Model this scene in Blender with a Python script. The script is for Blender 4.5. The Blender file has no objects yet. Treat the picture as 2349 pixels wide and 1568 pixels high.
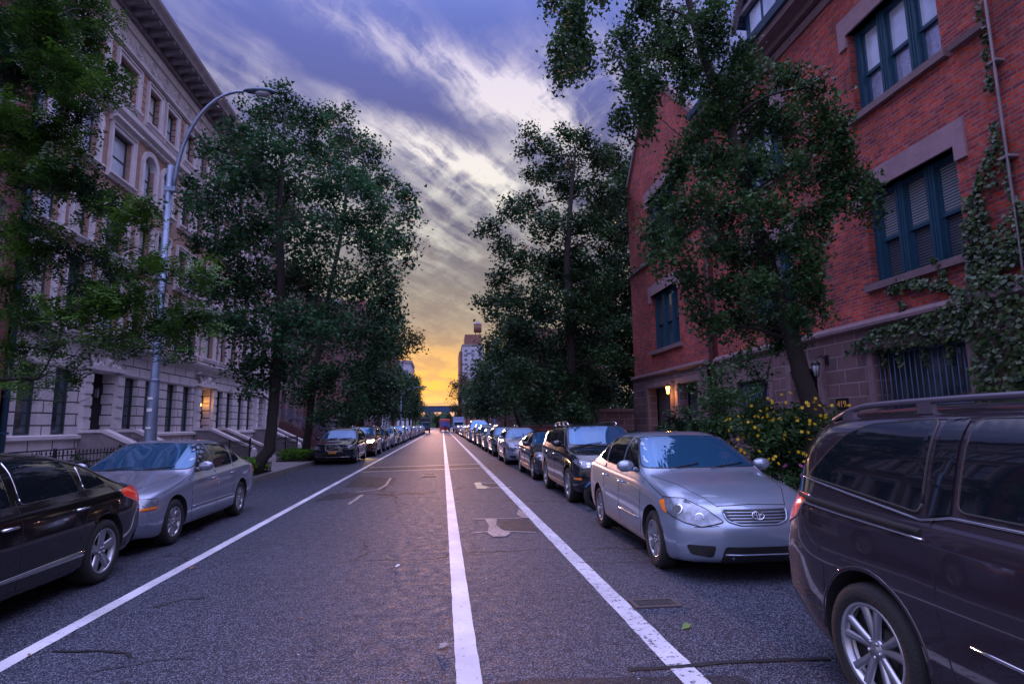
import bpy, bmesh, math, random
import numpy as np
from mathutils import Vector, Matrix, geometry
from mathutils.bvhtree import BVHTree
rad = math.radians
scene = bpy.context.scene
col = scene.collection
random.seed(7); NP = np.random.default_rng(7)

# ---------------------------------------------------------------- camera
PXW, CXP, CYP, FPX, ROLL, EYE = 2349.0, 1174.5, 784.0, 1330.0, 0.012, 1.6
def _setup(vx=1015, vy=975):
    u = vx-CXP; v = CYP-vy; c, s = math.cos(ROLL), math.sin(ROLL)
    u2 = c*u+s*v; v2 = -s*u+c*v
    th = math.atan(-v2/FPX); return math.atan(-u2/FPX*math.cos(th)), th
YAW, PIT = _setup()
_R0 = Vector((math.cos(YAW), -math.sin(YAW), 0))
_F = Vector((math.sin(YAW)*math.cos(PIT), math.cos(YAW)*math.cos(PIT), math.sin(PIT)))
_U0 = Vector((-math.sin(YAW)*math.sin(PIT), -math.cos(YAW)*math.sin(PIT), math.cos(PIT)))
_R = math.cos(ROLL)*_R0 - math.sin(ROLL)*_U0
_U = math.sin(ROLL)*_R0 + math.cos(ROLL)*_U0
cd = bpy.data.cameras.new('camera'); cam = bpy.data.objects.new('camera', cd); col.objects.link(cam)
cd.sensor_width = 36; cd.lens = FPX/PXW*36; cd.clip_start = 0.05; cd.clip_end = 4000
m = Matrix((( _R.x,_U.x,-_F.x,0),(_R.y,_U.y,-_F.y,0),(_R.z,_U.z,-_F.z,EYE),(0,0,0,1)))
cam.matrix_world = m
scene.camera = cam
def at(px, py, Y):                      # a point of the street at distance Y along it
    d = _F + _R*((px-CXP)/FPX) + _U*((CYP-py)/FPX)
    t = Y/d.y
    return Vector((d.x*t, Y, EYE+d.z*t))

# ---------------------------------------------------------------- world
scene.view_settings.view_transform = 'Standard'; scene.view_settings.look = 'None'
scene.view_settings.exposure = 0.36; scene.view_settings.gamma = 1.0
SUN_EL, SUN_AZ = 4.6, -1.6              # degrees; azimuth from +Y towards +X
sd = Vector((math.sin(rad(SUN_AZ))*math.cos(rad(SUN_EL)), math.cos(rad(SUN_AZ))*math.cos(rad(SUN_EL)), math.sin(rad(SUN_EL))))
W = bpy.data.worlds.new('World'); scene.world = W; W.use_nodes = True
wn, wl = W.node_tree.nodes, W.node_tree.links
bg = wn['Background']
def N(t, **k):
    n = wn.new(t)
    for a, b in k.items(): setattr(n, a, b)
    return n
def setin(n, i, v):
    if isinstance(v, (int, float, tuple)): n.inputs[i].default_value = v
    else: wl.new(v, n.inputs[i])
def M(op, a, b=None, c=None):
    n = N('ShaderNodeMath', operation=op); setin(n, 0, a)
    if b is not None: setin(n, 1, b)
    if c is not None: setin(n, 2, c)
    return n.outputs[0]
def mixc(f, a, b, mode='MIX'):
    n = N('ShaderNodeMix', data_type='RGBA', blend_type=mode); n.clamp_factor = True
    setin(n, 0, f); setin(n, 6, a); setin(n, 7, b); return n.outputs[2]
def sstep(x, a, b):
    n = N('ShaderNodeMapRange', interpolation_type='SMOOTHSTEP'); setin(n, 0, x); setin(n, 1, a); setin(n, 2, b)
    return n.outputs[0]
tc = N('ShaderNodeTexCoord'); sp = N('ShaderNodeSeparateXYZ'); wl.new(tc.outputs['Generated'], sp.inputs[0])
dx, dy, dz = sp.outputs
zz = M('ADD', M('MAXIMUM', dz, 0.0), 0.09)
px_ = M('DIVIDE', dx, zz); py_ = M('DIVIDE', dy, zz)
cb = N('ShaderNodeCombineXYZ'); wl.new(px_, cb.inputs[0]); wl.new(py_, cb.inputs[1])
def noise(vec, scale, detail=6, rough=.6, dist=0.0):
    n = N('ShaderNodeTexNoise'); wl.new(vec, n.inputs['Vector']); n.inputs['Scale'].default_value = scale
    n.inputs['Detail'].default_value = detail; n.inputs['Roughness'].default_value = rough; n.inputs['Distortion'].default_value = dist
    return n.outputs['Fac']
def mapped(vec, rz, sc, loc=(0,0,0)):
    n = N('ShaderNodeMapping', vector_type='TEXTURE'); wl.new(vec, n.inputs[0]); n.inputs['Rotation'].default_value = (0,0,rz)
    n.inputs['Scale'].default_value = sc; n.inputs['Location'].default_value = loc; return n.outputs[0]
# wisps: fine fibres stretched along one direction, a broad field, soft streaks
def warpv(scale, amt, det=5):
    warp = N('ShaderNodeTexNoise'); wl.new(cb.outputs[0], warp.inputs['Vector']); warp.inputs['Scale'].default_value = scale; warp.inputs['Detail'].default_value = det; warp.inputs['Roughness'].default_value = .6
    va = N('ShaderNodeVectorMath', operation='MULTIPLY_ADD'); wl.new(warp.outputs['Color'], va.inputs[0]); va.inputs[1].default_value = (amt,amt,0); wl.new(cb.outputs[0], va.inputs[2]); return va.outputs[0]
V = warpv(1.6, .32); V2 = warpv(5.0, .10, 7)
fib = noise(mapped(V2, rad(57), (1.4, .27, 1)), 2.3, 10, .63)
fib2 = noise(mapped(V2, rad(112), (1.0, .30, 1), (3,2,0)), 3.0, 9, .62)
fld = noise(mapped(V, rad(50), (1.5, .8, 1)), 1.1, 6, .6)
low = noise(mapped(V2, rad(80), (.9, .42, 1)), 1.5, 9, .62)
sunv = N('ShaderNodeVectorMath', operation='DOT_PRODUCT'); wl.new(tc.outputs['Generated'], sunv.inputs[0]); sunv.inputs[1].default_value = tuple(sd)
cs = sunv.outputs['Value']
wsp = N('ShaderNodeSeparateXYZ'); wl.new(V, wsp.inputs[0])
wx = M('ADD', wsp.outputs[0], -.16); wy = M('ADD', wsp.outputs[1], -.16)
def bandf(p0, p1, w, soft=.3):
    # bright streak of high cloud between two points of the cloud plane
    d = Vector(p1)-Vector(p0); Lh = d.length; d.normalize(); n = Vector((-d.y, d.x))
    al = M('ADD', M('ADD', M('MULTIPLY', wx, d.x), M('MULTIPLY', wy, d.y)), -(p0[0]*d.x+p0[1]*d.y))
    ac = M('ADD', M('ADD', M('MULTIPLY', wx, n.x), M('MULTIPLY', wy, n.y)), -(p0[0]*n.x+p0[1]*n.y))
    g = M('POWER', 2.718, M('MULTIPLY', M('MULTIPLY', ac, ac), -1.0/(w*w)))
    e = M('MULTIPLY', sstep(al, -soft, soft*.6), sstep(al, Lh+soft, Lh-soft*.6))
    return M('MULTIPLY', g, e)
def plane(px, py):
    d = _F + _R*((px-CXP)/FPX) + _U*((CYP-py)/FPX); d.normalize(); z = max(d.z, 0)+.09
    return (d.x/z, d.y/z)
BANDS = [((690,0),(900,100),.06,.5), ((930,90),(1130,225),.06,.85), ((1090,180),(1240,290),.09,.75), ((1240,290),(1330,330),.13,.7),
         ((860,255),(1010,350),.13,.85), ((960,340),(1110,400),.13,.85), ((1080,400),(1190,440),.16,.8), ((1180,130),(1420,40),.10,.35), ((1230,230),(1420,150),.10,.4),
         ((560,190),(700,250),.12,.35), ((880,420),(1020,560),.6,.35), ((700,120),(1000,260),.09,-.45), ((1000,290),(1180,380),.12,-.35), ((1120,20),(1320,60),.12,-.5)]
bs = None
for a, b, w, k in BANDS:
    f = M('MULTIPLY', bandf(plane(*a), plane(*b), w), k); bs = f if bs is None else M('ADD', bs, f)
fibc = sstep(fib, .38, .64); fibd = sstep(fib2, .42, .66); fldc = sstep(fld, .40, .66)
fm = M('ADD', M('MULTIPLY', fibc, .65), M('MULTIPLY', fibd, .35))
cl = M('ADD', M('MULTIPLY', bs, M('ADD', M('MULTIPLY', fm, 1.15), .08)), M('MULTIPLY', fm, M('ADD', M('MULTIPLY', fldc, .36), .16)))
cl = M('MAXIMUM', M('MINIMUM', cl, 1.0), 0.0)
# clear air: blue violet, greyer to the horizon, warm towards the setting sun
sky = N('ShaderNodeTexSky', sky_type='NISHITA'); sky.sun_disc = False; sky.sun_elevation = rad(SUN_EL); sky.sun_rotation = rad(SUN_AZ)
el = M('MAXIMUM', dz, 0.0)
r1 = N('ShaderNodeValToRGB'); wl.new(el, r1.inputs[0])
def ramp(r, pts):
    e = r.color_ramp.elements
    while len(e) > 2: e.remove(e[1])
    e[0].position, e[0].color = pts[0][0], (*pts[0][1], 1); e[1].position, e[1].color = pts[-1][0], (*pts[-1][1], 1)
    for p, c in pts[1:-1]:
        x = e.new(p); x.color = (*c, 1)
ramp(r1, [(0,(.42,.25,.30)),(.05,(.34,.24,.24)),(.12,(.27,.21,.17)),(.22,(.16,.15,.16)),(.34,(.075,.075,.155)),(.46,(.085,.090,.24)),(.56,(.105,.125,.38)),(.62,(.12,.16,.48)),(1,(.10,.14,.52))])
r2 = N('ShaderNodeValToRGB'); wl.new(el, r2.inputs[0])
ramp(r2, [(0,(.70,.40,.30)),(.1,(.62,.47,.28)),(.20,(.56,.50,.38)),(.30,(.70,.67,.58)),(.42,(.72,.67,.64)),(.62,(.60,.53,.72)),(1,(.60,.58,.85))])
base = mixc(cl, r1.outputs[0], r2.outputs[0])
# darker undersides of the low cloud layers
lw = M('MULTIPLY', sstep(low, .46, .62), M('MULTIPLY', sstep(el, .03, .10), sstep(el, .42, .20)))
base = mixc(M('MULTIPLY', lw, .72), base, (.15,.125,.14,1))
# glow round the sun
g1 = sstep(cs, .978, .9988); g2 = sstep(cs, .9930, .9996)
hz = sstep(el, .19, .05)
glow = mixc(g2, (.50,.33,.15,1), (.95,.42,.02,1))
glow = mixc(M('MULTIPLY', sstep(low, .44, .60), .60), glow, (.42,.21,.11,1))
base = mixc(M('MULTIPLY', M('MULTIPLY', g1, hz), .85), base, glow)
base = mixc(M('MULTIPLY', sstep(el, .060, .010), .7), base, (.50,.32,.38,1))
# unseen dome over and behind the street, brightened to add soft fill light
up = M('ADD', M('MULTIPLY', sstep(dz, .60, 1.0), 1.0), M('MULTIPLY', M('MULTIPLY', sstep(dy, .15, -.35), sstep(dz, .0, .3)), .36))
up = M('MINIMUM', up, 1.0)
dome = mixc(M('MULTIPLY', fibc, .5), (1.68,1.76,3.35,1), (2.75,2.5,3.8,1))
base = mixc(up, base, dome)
nm = mixc(.006, base, sky.outputs[0])
# ground side of the dome
fin = mixc(sstep(dz, -.02, -.06), nm, (.05,.045,.07,1))
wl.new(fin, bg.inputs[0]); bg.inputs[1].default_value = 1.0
sl = bpy.data.lights.new('sun', 'SUN'); sun = bpy.data.objects.new('sun', sl); col.objects.link(sun)
sl.energy = 1.1; sl.angle = rad(3.0); sl.color = (1.0, .50, .40)
sun.rotation_euler = (-sd).to_track_quat('-Z', 'Y').to_euler()

# ---------------------------------------------------------------- object helpers
def tag(o, label=None, cat=None, group=None, kind=None):
    for k, v in (('label', label), ('category', cat), ('group', group), ('kind', kind)):
        if v: o[k] = v
    return o
def empty(name, loc=(0,0,0), rz=0.0):
    o = bpy.data.objects.new(name, None); col.objects.link(o); o.location = loc; o.rotation_euler = (0,0,rz); o.empty_display_size = .3
    return o
def link(name, me, parent=None, loc=None):
    o = bpy.data.objects.new(name, me); col.objects.link(o)
    if parent is not None: o.parent = parent
    if loc is not None: o.location = loc
    return o
def kids(o): return [c for c in bpy.data.objects if c.parent == o]
def copy_tree(o, parent=None, color=None, cmap=None):
    if cmap is None:
        cmap = {}
        for c in bpy.data.objects:
            if c.parent: cmap.setdefault(c.parent.name, []).append(c)
    c = o.copy(); col.objects.link(c)
    if parent is not None: c.parent = parent
    if color: c.color = color
    for ch in cmap.get(o.name, []): copy_tree(ch, c, color, cmap)
    return c

class MB:
    def __init__(s): s.v = []; s.f = []; s.m = []; s.sm = []
    def add(s, vs, fs, mi=0, smooth=False):
        b = len(s.v); s.v += [tuple(v) for v in vs]; s.f += [tuple(b+i for i in f) for f in fs]; s.m += [mi]*len(fs); s.sm += [smooth]*len(fs); return s
    def box(s, a, b, mi=0):
        x0,y0,z0 = a; x1,y1,z1 = b
        return s.add([(x0,y0,z0),(x1,y0,z0),(x1,y1,z0),(x0,y1,z0),(x0,y0,z1),(x1,y0,z1),(x1,y1,z1),(x0,y1,z1)],
                     [(0,3,2,1),(4,5,6,7),(0,1,5,4),(1,2,6,5),(2,3,7,6),(3,0,4,7)], mi)
    def prism(s, poly, fn, a, b, mi=0):          # poly in 2D, fn(u,v,w)->xyz, from w=a to w=b
        n = len(poly)
        vs = [fn(u,v,a) for u,v in poly]+[fn(u,v,b) for u,v in poly]
        return s.add(vs, [tuple(range(n-1,-1,-1)), tuple(range(n,2*n))]+[(i,(i+1)%n,n+(i+1)%n,n+i) for i in range(n)], mi)
    def tube(s, pts, r, n=8, mi=0, caps=True, smooth=True):
        pts = [Vector(p) for p in pts]; k = len(pts); rs = r if hasattr(r, '__len__') else [r]*k
        vs = []; up = None
        for i, p in enumerate(pts):
            d = (pts[min(i+1,k-1)]-pts[max(i-1,0)]); d = d.normalized() if d.length > 1e-9 else Vector((0,0,1))
            if up is None:
                up = Vector((0,0,1)) if abs(d.z) < .9 else Vector((1,0,0))
            a = d.cross(up); a = a.normalized() if a.length > 1e-6 else d.orthogonal().normalized()
            b = a.cross(d); up = b
            for j in range(n):
                t = 2*math.pi*j/n; vs.append(p+(a*math.cos(t)+b*math.sin(t))*rs[i])
        fs = [(i*n+j, i*n+(j+1)%n, (i+1)*n+(j+1)%n, (i+1)*n+j) for i in range(k-1) for j in range(n)]
        s.add(vs, fs, mi, smooth)
        if caps:
            b0 = len(s.v)-len(vs)
            s.f += [tuple(b0+j for j in range(n-1,-1,-1)), tuple(b0+(k-1)*n+j for j in range(n))]; s.m += [mi,mi]; s.sm += [False,False]
        return s
    def lathe(s, prof, n=24, fn=lambda r,c,t,h:(r*c,r*t,h), mi=0, smooth=True, closed=False):
        vs = []; k = len(prof)
        for r, h in prof:
            for j in range(n):
                t = 2*math.pi*j/n; vs.append(fn(r, math.cos(t), math.sin(t), h))
        e = k if closed else k-1
        return s.add(vs, [(i*n+j, i*n+(j+1)%n, ((i+1)%k)*n+(j+1)%n, ((i+1)%k)*n+j) for i in range(e) for j in range(n)], mi, smooth)
    def ball(s, c, r, mi=0, n=10, m_=6, rot=None):
        rx, ry, rz = r if hasattr(r, '__len__') else (r,r,r)
        vs = []
        for i in range(m_+1):
            a = math.pi*i/m_
            for j in range(n):
                t = 2*math.pi*j/n; q = Vector((rx*math.sin(a)*math.cos(t), ry*math.sin(a)*math.sin(t), rz*math.cos(a)))
                if rot: q = rot @ q
                vs.append((c[0]+q.x, c[1]+q.y, c[2]+q.z))
        return s.add(vs, [(i*n+j, (i+1)*n+j, (i+1)*n+(j+1)%n, i*n+(j+1)%n) for i in range(m_) for j in range(n)], mi, True)
    def mesh(s, name, mats):
        me = bpy.data.meshes.new(name); me.from_pydata(s.v, [], s.f)
        for mm in (mats if isinstance(mats, (list,tuple)) else [mats]): me.materials.append(mm)
        me.polygons.foreach_set('material_index', s.m); me.polygons.foreach_set('use_smooth', s.sm)
        me.validate(); me.update(); return me
    def build(s, name, mats, parent=None, bevel=0, loc=None):
        o = link(name, s.mesh(name, mats), parent, loc)
        if bevel:
            b = o.modifiers.new('bevel', 'BEVEL'); b.width = bevel; b.segments = 2; b.limit_method = 'ANGLE'
        return o

# ---------------------------------------------------------------- materials
def mat(name, color, rough=.7, metal=0.0, var=0.0, vscale=6.0, bump=0.0, bscale=40.0, spec=.5, coat=0.0, emis=None, estr=0.0, color2=None, transl=0.0, objcol=False, vdetail=6, stretch=None, vlo=.3, vhi=.7):
    mt = bpy.data.materials.new(name); mt.use_nodes = True
    nt = mt.node_tree; nd, lk = nt.nodes, nt.links; p = nd['Principled BSDF']
    p.inputs['Base Color'].default_value = (*color, 1); p.inputs['Roughness'].default_value = rough; p.inputs['Metallic'].default_value = metal
    p.inputs['Specular IOR Level'].default_value = spec; p.inputs['Coat Weight'].default_value = coat; p.inputs['Coat Roughness'].default_value = .03
    tcn = nd.new('ShaderNodeTexCoord'); src = tcn.outputs['Object']
    if stretch:
        mp = nd.new('ShaderNodeMapping'); mp.inputs['Scale'].default_value = stretch; lk.new(src, mp.inputs[0]); src = mp.outputs[0]
    out = None
    if objcol:
        oi = nd.new('ShaderNodeObjectInfo'); out = oi.outputs['Color']
    if var or color2:
        nz = nd.new('ShaderNodeTexNoise'); nz.inputs['Scale'].default_value = vscale; nz.inputs['Detail'].default_value = vdetail; nz.inputs['Roughness'].default_value = .65
        lk.new(src, nz.inputs['Vector'])
        mr = nd.new('ShaderNodeMapRange'); lk.new(nz.outputs['Fac'], mr.inputs[0]); mr.inputs[1].default_value = vlo; mr.inputs[2].default_value = vhi
        mx = nd.new('ShaderNodeMix'); mx.data_type = 'RGBA'; lk.new(mr.outputs[0], mx.inputs[0])
        c2 = color2 or tuple(min(1, c*(1+var)) for c in color); c1 = color if color2 else tuple(c*(1-var) for c in color)
        if out is not None:
            mx.blend_type = 'MIX'; mm = nd.new('ShaderNodeMix'); mm.data_type = 'RGBA'; mm.blend_type = 'MULTIPLY'; mm.inputs[0].default_value = 1
            mx.inputs[6].default_value = (1-var,)*3+(1,); mx.inputs[7].default_value = (1,1,1,1)
            lk.new(out, mm.inputs[6]); lk.new(mx.outputs[2], mm.inputs[7]); out = mm.outputs[2]
        else:
            mx.inputs[6].default_value = (*c1,1); mx.inputs[7].default_value = (*c2,1); out = mx.outputs[2]
        rr = nd.new('ShaderNodeMapRange'); lk.new(nz.outputs['Fac'], rr.inputs[0]); rr.inputs[3].default_value = max(0,rough-.08*(rough>.15)); rr.inputs[4].default_value = min(1,rough+.08*(rough>.15))
        lk.new(rr.outputs[0], p.inputs['Roughness'])
    if out is not None: lk.new(out, p.inputs['Base Color'])
    if bump:
        nb = nd.new('ShaderNodeTexNoise'); nb.inputs['Scale'].default_value = bscale; nb.inputs['Detail'].default_value = 5; lk.new(src, nb.inputs['Vector'])
        bp = nd.new('ShaderNodeBump'); bp.inputs['Strength'].default_value = bump; bp.inputs['Distance'].default_value = .02
        lk.new(nb.outputs['Fac'], bp.inputs['Height']); lk.new(bp.outputs[0], p.inputs['Normal'])
    if emis:
        p.inputs['Emission Color'].default_value = (*emis,1); p.inputs['Emission Strength'].default_value = estr
    if transl:
        tb = nd.new('ShaderNodeBsdfTranslucent'); ms = nd.new('ShaderNodeMixShader'); ms.inputs[0].default_value = transl
        if out is not None: lk.new(out, tb.inputs[0])
        else: tb.inputs[0].default_value = (*color,1)
        lk.new(p.outputs[0], ms.inputs[1]); lk.new(tb.outputs[0], ms.inputs[2]); lk.new(ms.outputs[0], nd['Material Output'].inputs[0])
    return mt
def brickmat(name, c1, c2, mortar, bw=.21, bh=.07, ms=.012, bump=.5, var=.35, rough=.85, offs=.5, vs=.7, speck=None, swap=False):
    mt = bpy.data.materials.new(name); mt.use_nodes = True; nt = mt.node_tree; nd, lk = nt.nodes, nt.links; p = nd['Principled BSDF']
    t = nd.new('ShaderNodeTexCoord'); s = nd.new('ShaderNodeSeparateXYZ'); lk.new(t.outputs['Object'], s.inputs[0])
    a = nd.new('ShaderNodeMath'); a.operation = 'ADD'; lk.new(s.outputs[0], a.inputs[0]); lk.new(s.outputs[1], a.inputs[1])
    c = nd.new('ShaderNodeCombineXYZ'); lk.new(a.outputs[0], c.inputs[0]); lk.new(s.outputs[2], c.inputs[1])
    b = nd.new('ShaderNodeTexBrick'); lk.new(c.outputs[0], b.inputs['Vector']); b.offset = offs
    b.inputs['Color1'].default_value = (*c1,1); b.inputs['Color2'].default_value = (*c2,1); b.inputs['Mortar'].default_value = (*mortar,1)
    b.inputs['Scale'].default_value = 1; b.inputs['Brick Width'].default_value = bw; b.inputs['Row Height'].default_value = bh
    b.inputs['Mortar Size'].default_value = ms; b.inputs['Mortar Smooth'].default_value = .3; b.inputs['Bias'].default_value = -.1
    n1 = nd.new('ShaderNodeTexNoise'); n1.inputs['Scale'].default_value = vs; n1.inputs['Detail'].default_value = 7; n1.inputs['Roughness'].default_value = .7; lk.new(t.outputs['Object'], n1.inputs['Vector'])
    mr = nd.new('ShaderNodeMapRange'); lk.new(n1.outputs['Fac'], mr.inputs[0]); mr.inputs[1].default_value = .32; mr.inputs[2].default_value = .68; mr.inputs[3].default_value = 1-var; mr.inputs[4].default_value = 1+var
    hs = nd.new('ShaderNodeHueSaturation'); lk.new(b.outputs['Color'], hs.inputs['Color']); lk.new(mr.outputs[0], hs.inputs['Value'])
    n2 = nd.new('ShaderNodeTexNoise'); n2.inputs['Scale'].default_value = 9; n2.inputs['Detail'].default_value = 3; lk.new(t.outputs['Object'], n2.inputs['Vector'])
    m2 = nd.new('ShaderNodeMapRange'); lk.new(n2.outputs['Fac'], m2.inputs[0]); m2.inputs[1].default_value = .3; m2.inputs[2].default_value = .7; m2.inputs[3].default_value = .93; m2.inputs[4].default_value = 1.15
    lk.new(m2.outputs[0], hs.inputs['Saturation']); lk.new(hs.outputs[0], p.inputs['Base Color'])
    ad = nd.new('ShaderNodeMath'); ad.operation = 'MULTIPLY_ADD'; lk.new(n2.outputs['Fac'], ad.inputs[0]); ad.inputs[1].default_value = .35
    iv = nd.new('ShaderNodeMath'); iv.operation = 'SUBTRACT'; iv.inputs[0].default_value = 1; lk.new(b.outputs['Fac'], iv.inputs[1]); lk.new(iv.outputs[0], ad.inputs[2])
    bp = nd.new('ShaderNodeBump'); bp.inputs['Strength'].default_value = bump; bp.inputs['Distance'].default_value = .012; lk.new(ad.outputs[0], bp.inputs['Height']); lk.new(bp.outputs[0], p.inputs['Normal'])
    p.inputs['Roughness'].default_value = rough
    return mt
MT = {}
MT['limestone'] = brickmat('limestone', (.60,.54,.56), (.52,.47,.51), (.03,.027,.04), 1.0, .345, .022, 1.0, .14, .8)
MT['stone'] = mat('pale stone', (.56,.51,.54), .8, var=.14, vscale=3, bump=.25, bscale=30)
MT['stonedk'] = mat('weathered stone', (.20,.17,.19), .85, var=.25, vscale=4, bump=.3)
MT['tanbrick'] = brickmat('tan roman brick', (.42,.26,.20), (.32,.20,.165), (.16,.12,.13), .3, .05, .006, .5, .2)
MT['grooved'] = brickmat('banded brick', (.38,.235,.19), (.30,.185,.16), (.05,.035,.04), 3.0, .27, .022, .8, .15)
MT['redbrick'] = brickmat('red brick', (.46,.072,.045), (.14,.024,.036), (.20,.115,.125), .215, .074, .012, 1.0, .45)
MT['redbrick2'] = brickmat('dull red brick', (.22,.06,.05), (.15,.045,.05), (.12,.08,.08), .215, .072, .012, .5, .25)
MT['brownblock'] = brickmat('brownstone blocks', (.15,.088,.095), (.085,.052,.062), (.25,.19,.20), .62, .30, .014, .8, .32, .85, .37)
MT['brownstone'] = mat('brownstone trim', (.17,.11,.125), .8, var=.2, vscale=5, bump=.3)
MT['lintel'] = mat('sandstone lintel', (.27,.17,.20), .8, var=.16, vscale=4, bump=.25)
MT['maroon'] = mat('maroon painted stone', (.08,.028,.032), .7, var=.2, bump=.2)
MT['teal'] = mat('teal painted wood', (.012,.055,.095), .4, var=.15, vscale=8)
MT['slate'] = brickmat('slate shingles', (.10,.13,.22), (.06,.08,.15), (.02,.03,.05), .28, .14, .02, .9, .25, .6)
MT['pane'] = mat('window glass', (.60,.68,.86), .12, metal=.35, var=.2, vscale=1.3, vdetail=2, bump=.05, bscale=3)
MT['panedk'] = mat('dark window glass', (.10,.13,.16), .05, metal=.6, var=.4, vscale=1.5, vdetail=2)
MT['blinds'] = brickmat('window with blinds', (.30,.33,.36), (.26,.30,.34), (.05,.06,.07), 9, .055, .018, .5, .1, .35)
MT['frame'] = mat('dark window frame', (.03,.045,.05), .5)
MT['iron'] = mat('black iron', (.012,.012,.015), .45, metal=.3, var=.2)
MT['barblue'] = mat('blue grey iron', (.05,.09,.16), .45, metal=.3)
MT['dark'] = mat('dark interior', (.012,.010,.012), .9)
MT['door'] = mat('varnished door', (.08,.03,.015), .4, var=.3, vscale=8)
MT['galv'] = mat('galvanised steel', (.15,.19,.27), .42, metal=.5, var=.2, vscale=4)
MT['bark'] = mat('bark', (.026,.021,.019), .95, var=.35, vscale=14, bump=.9, bscale=28, stretch=(1,1,.25))
MT['walk'] = brickmat('pavement slabs', (.20,.185,.19), (.17,.16,.17), (.07,.065,.07), 1.5, 1.5, .014, .3, .22, .85, 0)
MT['kerb'] = mat('granite kerb', (.18,.16,.165), .75, var=.3, vscale=9, bump=.3)
MT['soil'] = mat('soil', (.03,.022,.018), .95, var=.4, bump=.8)
MT['ground'] = mat('ground', (.06,.055,.05), .95, var=.3, vscale=.4)
MT['lit'] = mat('lit lantern glass', (1,.6,.15), .4, emis=(1,.50,.08), estr=9)
MT['lensoff'] = mat('lamp lens', (.30,.32,.36), .2, spec=.7)
def leafmat(n, a, b, tr=.35, sc=1.3, rough=.5): return mat(n, a, rough, color2=b, vscale=sc, vdetail=4, transl=tr, spec=.35, vlo=.40, vhi=.72)
MT['leaf_teal'] = leafmat('teal green leaves', (.010,.038,.016), (.050,.160,.052))  # lighter second tone puts lit teal highlights into the leaf colour
MT['leaf_locust'] = leafmat('bright locust leaves', (.006,.030,.010), (.095,.220,.014), .3, .9)  # yellow green second tone paints highlights into the leaf colour by noise
MT['leaf_ginkgo'] = leafmat('ginkgo leaves', (.012,.042,.012), (.075,.175,.050), .3, 1.6)
MT['leaf_dark'] = leafmat('dark leaves', (.009,.030,.012), (.044,.115,.034), .3, .8)
MT['leaf_gold'] = leafmat('backlit leaves', (.030,.034,.014), (.085,.070,.020), .5)  # brown gold tone puts the backlight into the leaf colour
MT['leaf_ivy'] = leafmat('ivy leaves', (.012,.034,.010), (.070,.115,.035), .15, 3.5, .35)
MT['leaf_bed'] = leafmat('bed plants', (.04,.16,.012), (.20,.42,.02), .4, 4)
MT['petal'] = mat('yellow petals', (.75,.50,.01), .5, transl=.3)
MT['pink'] = mat('pink petals', (.5,.12,.30), .5, transl=.3)
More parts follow.
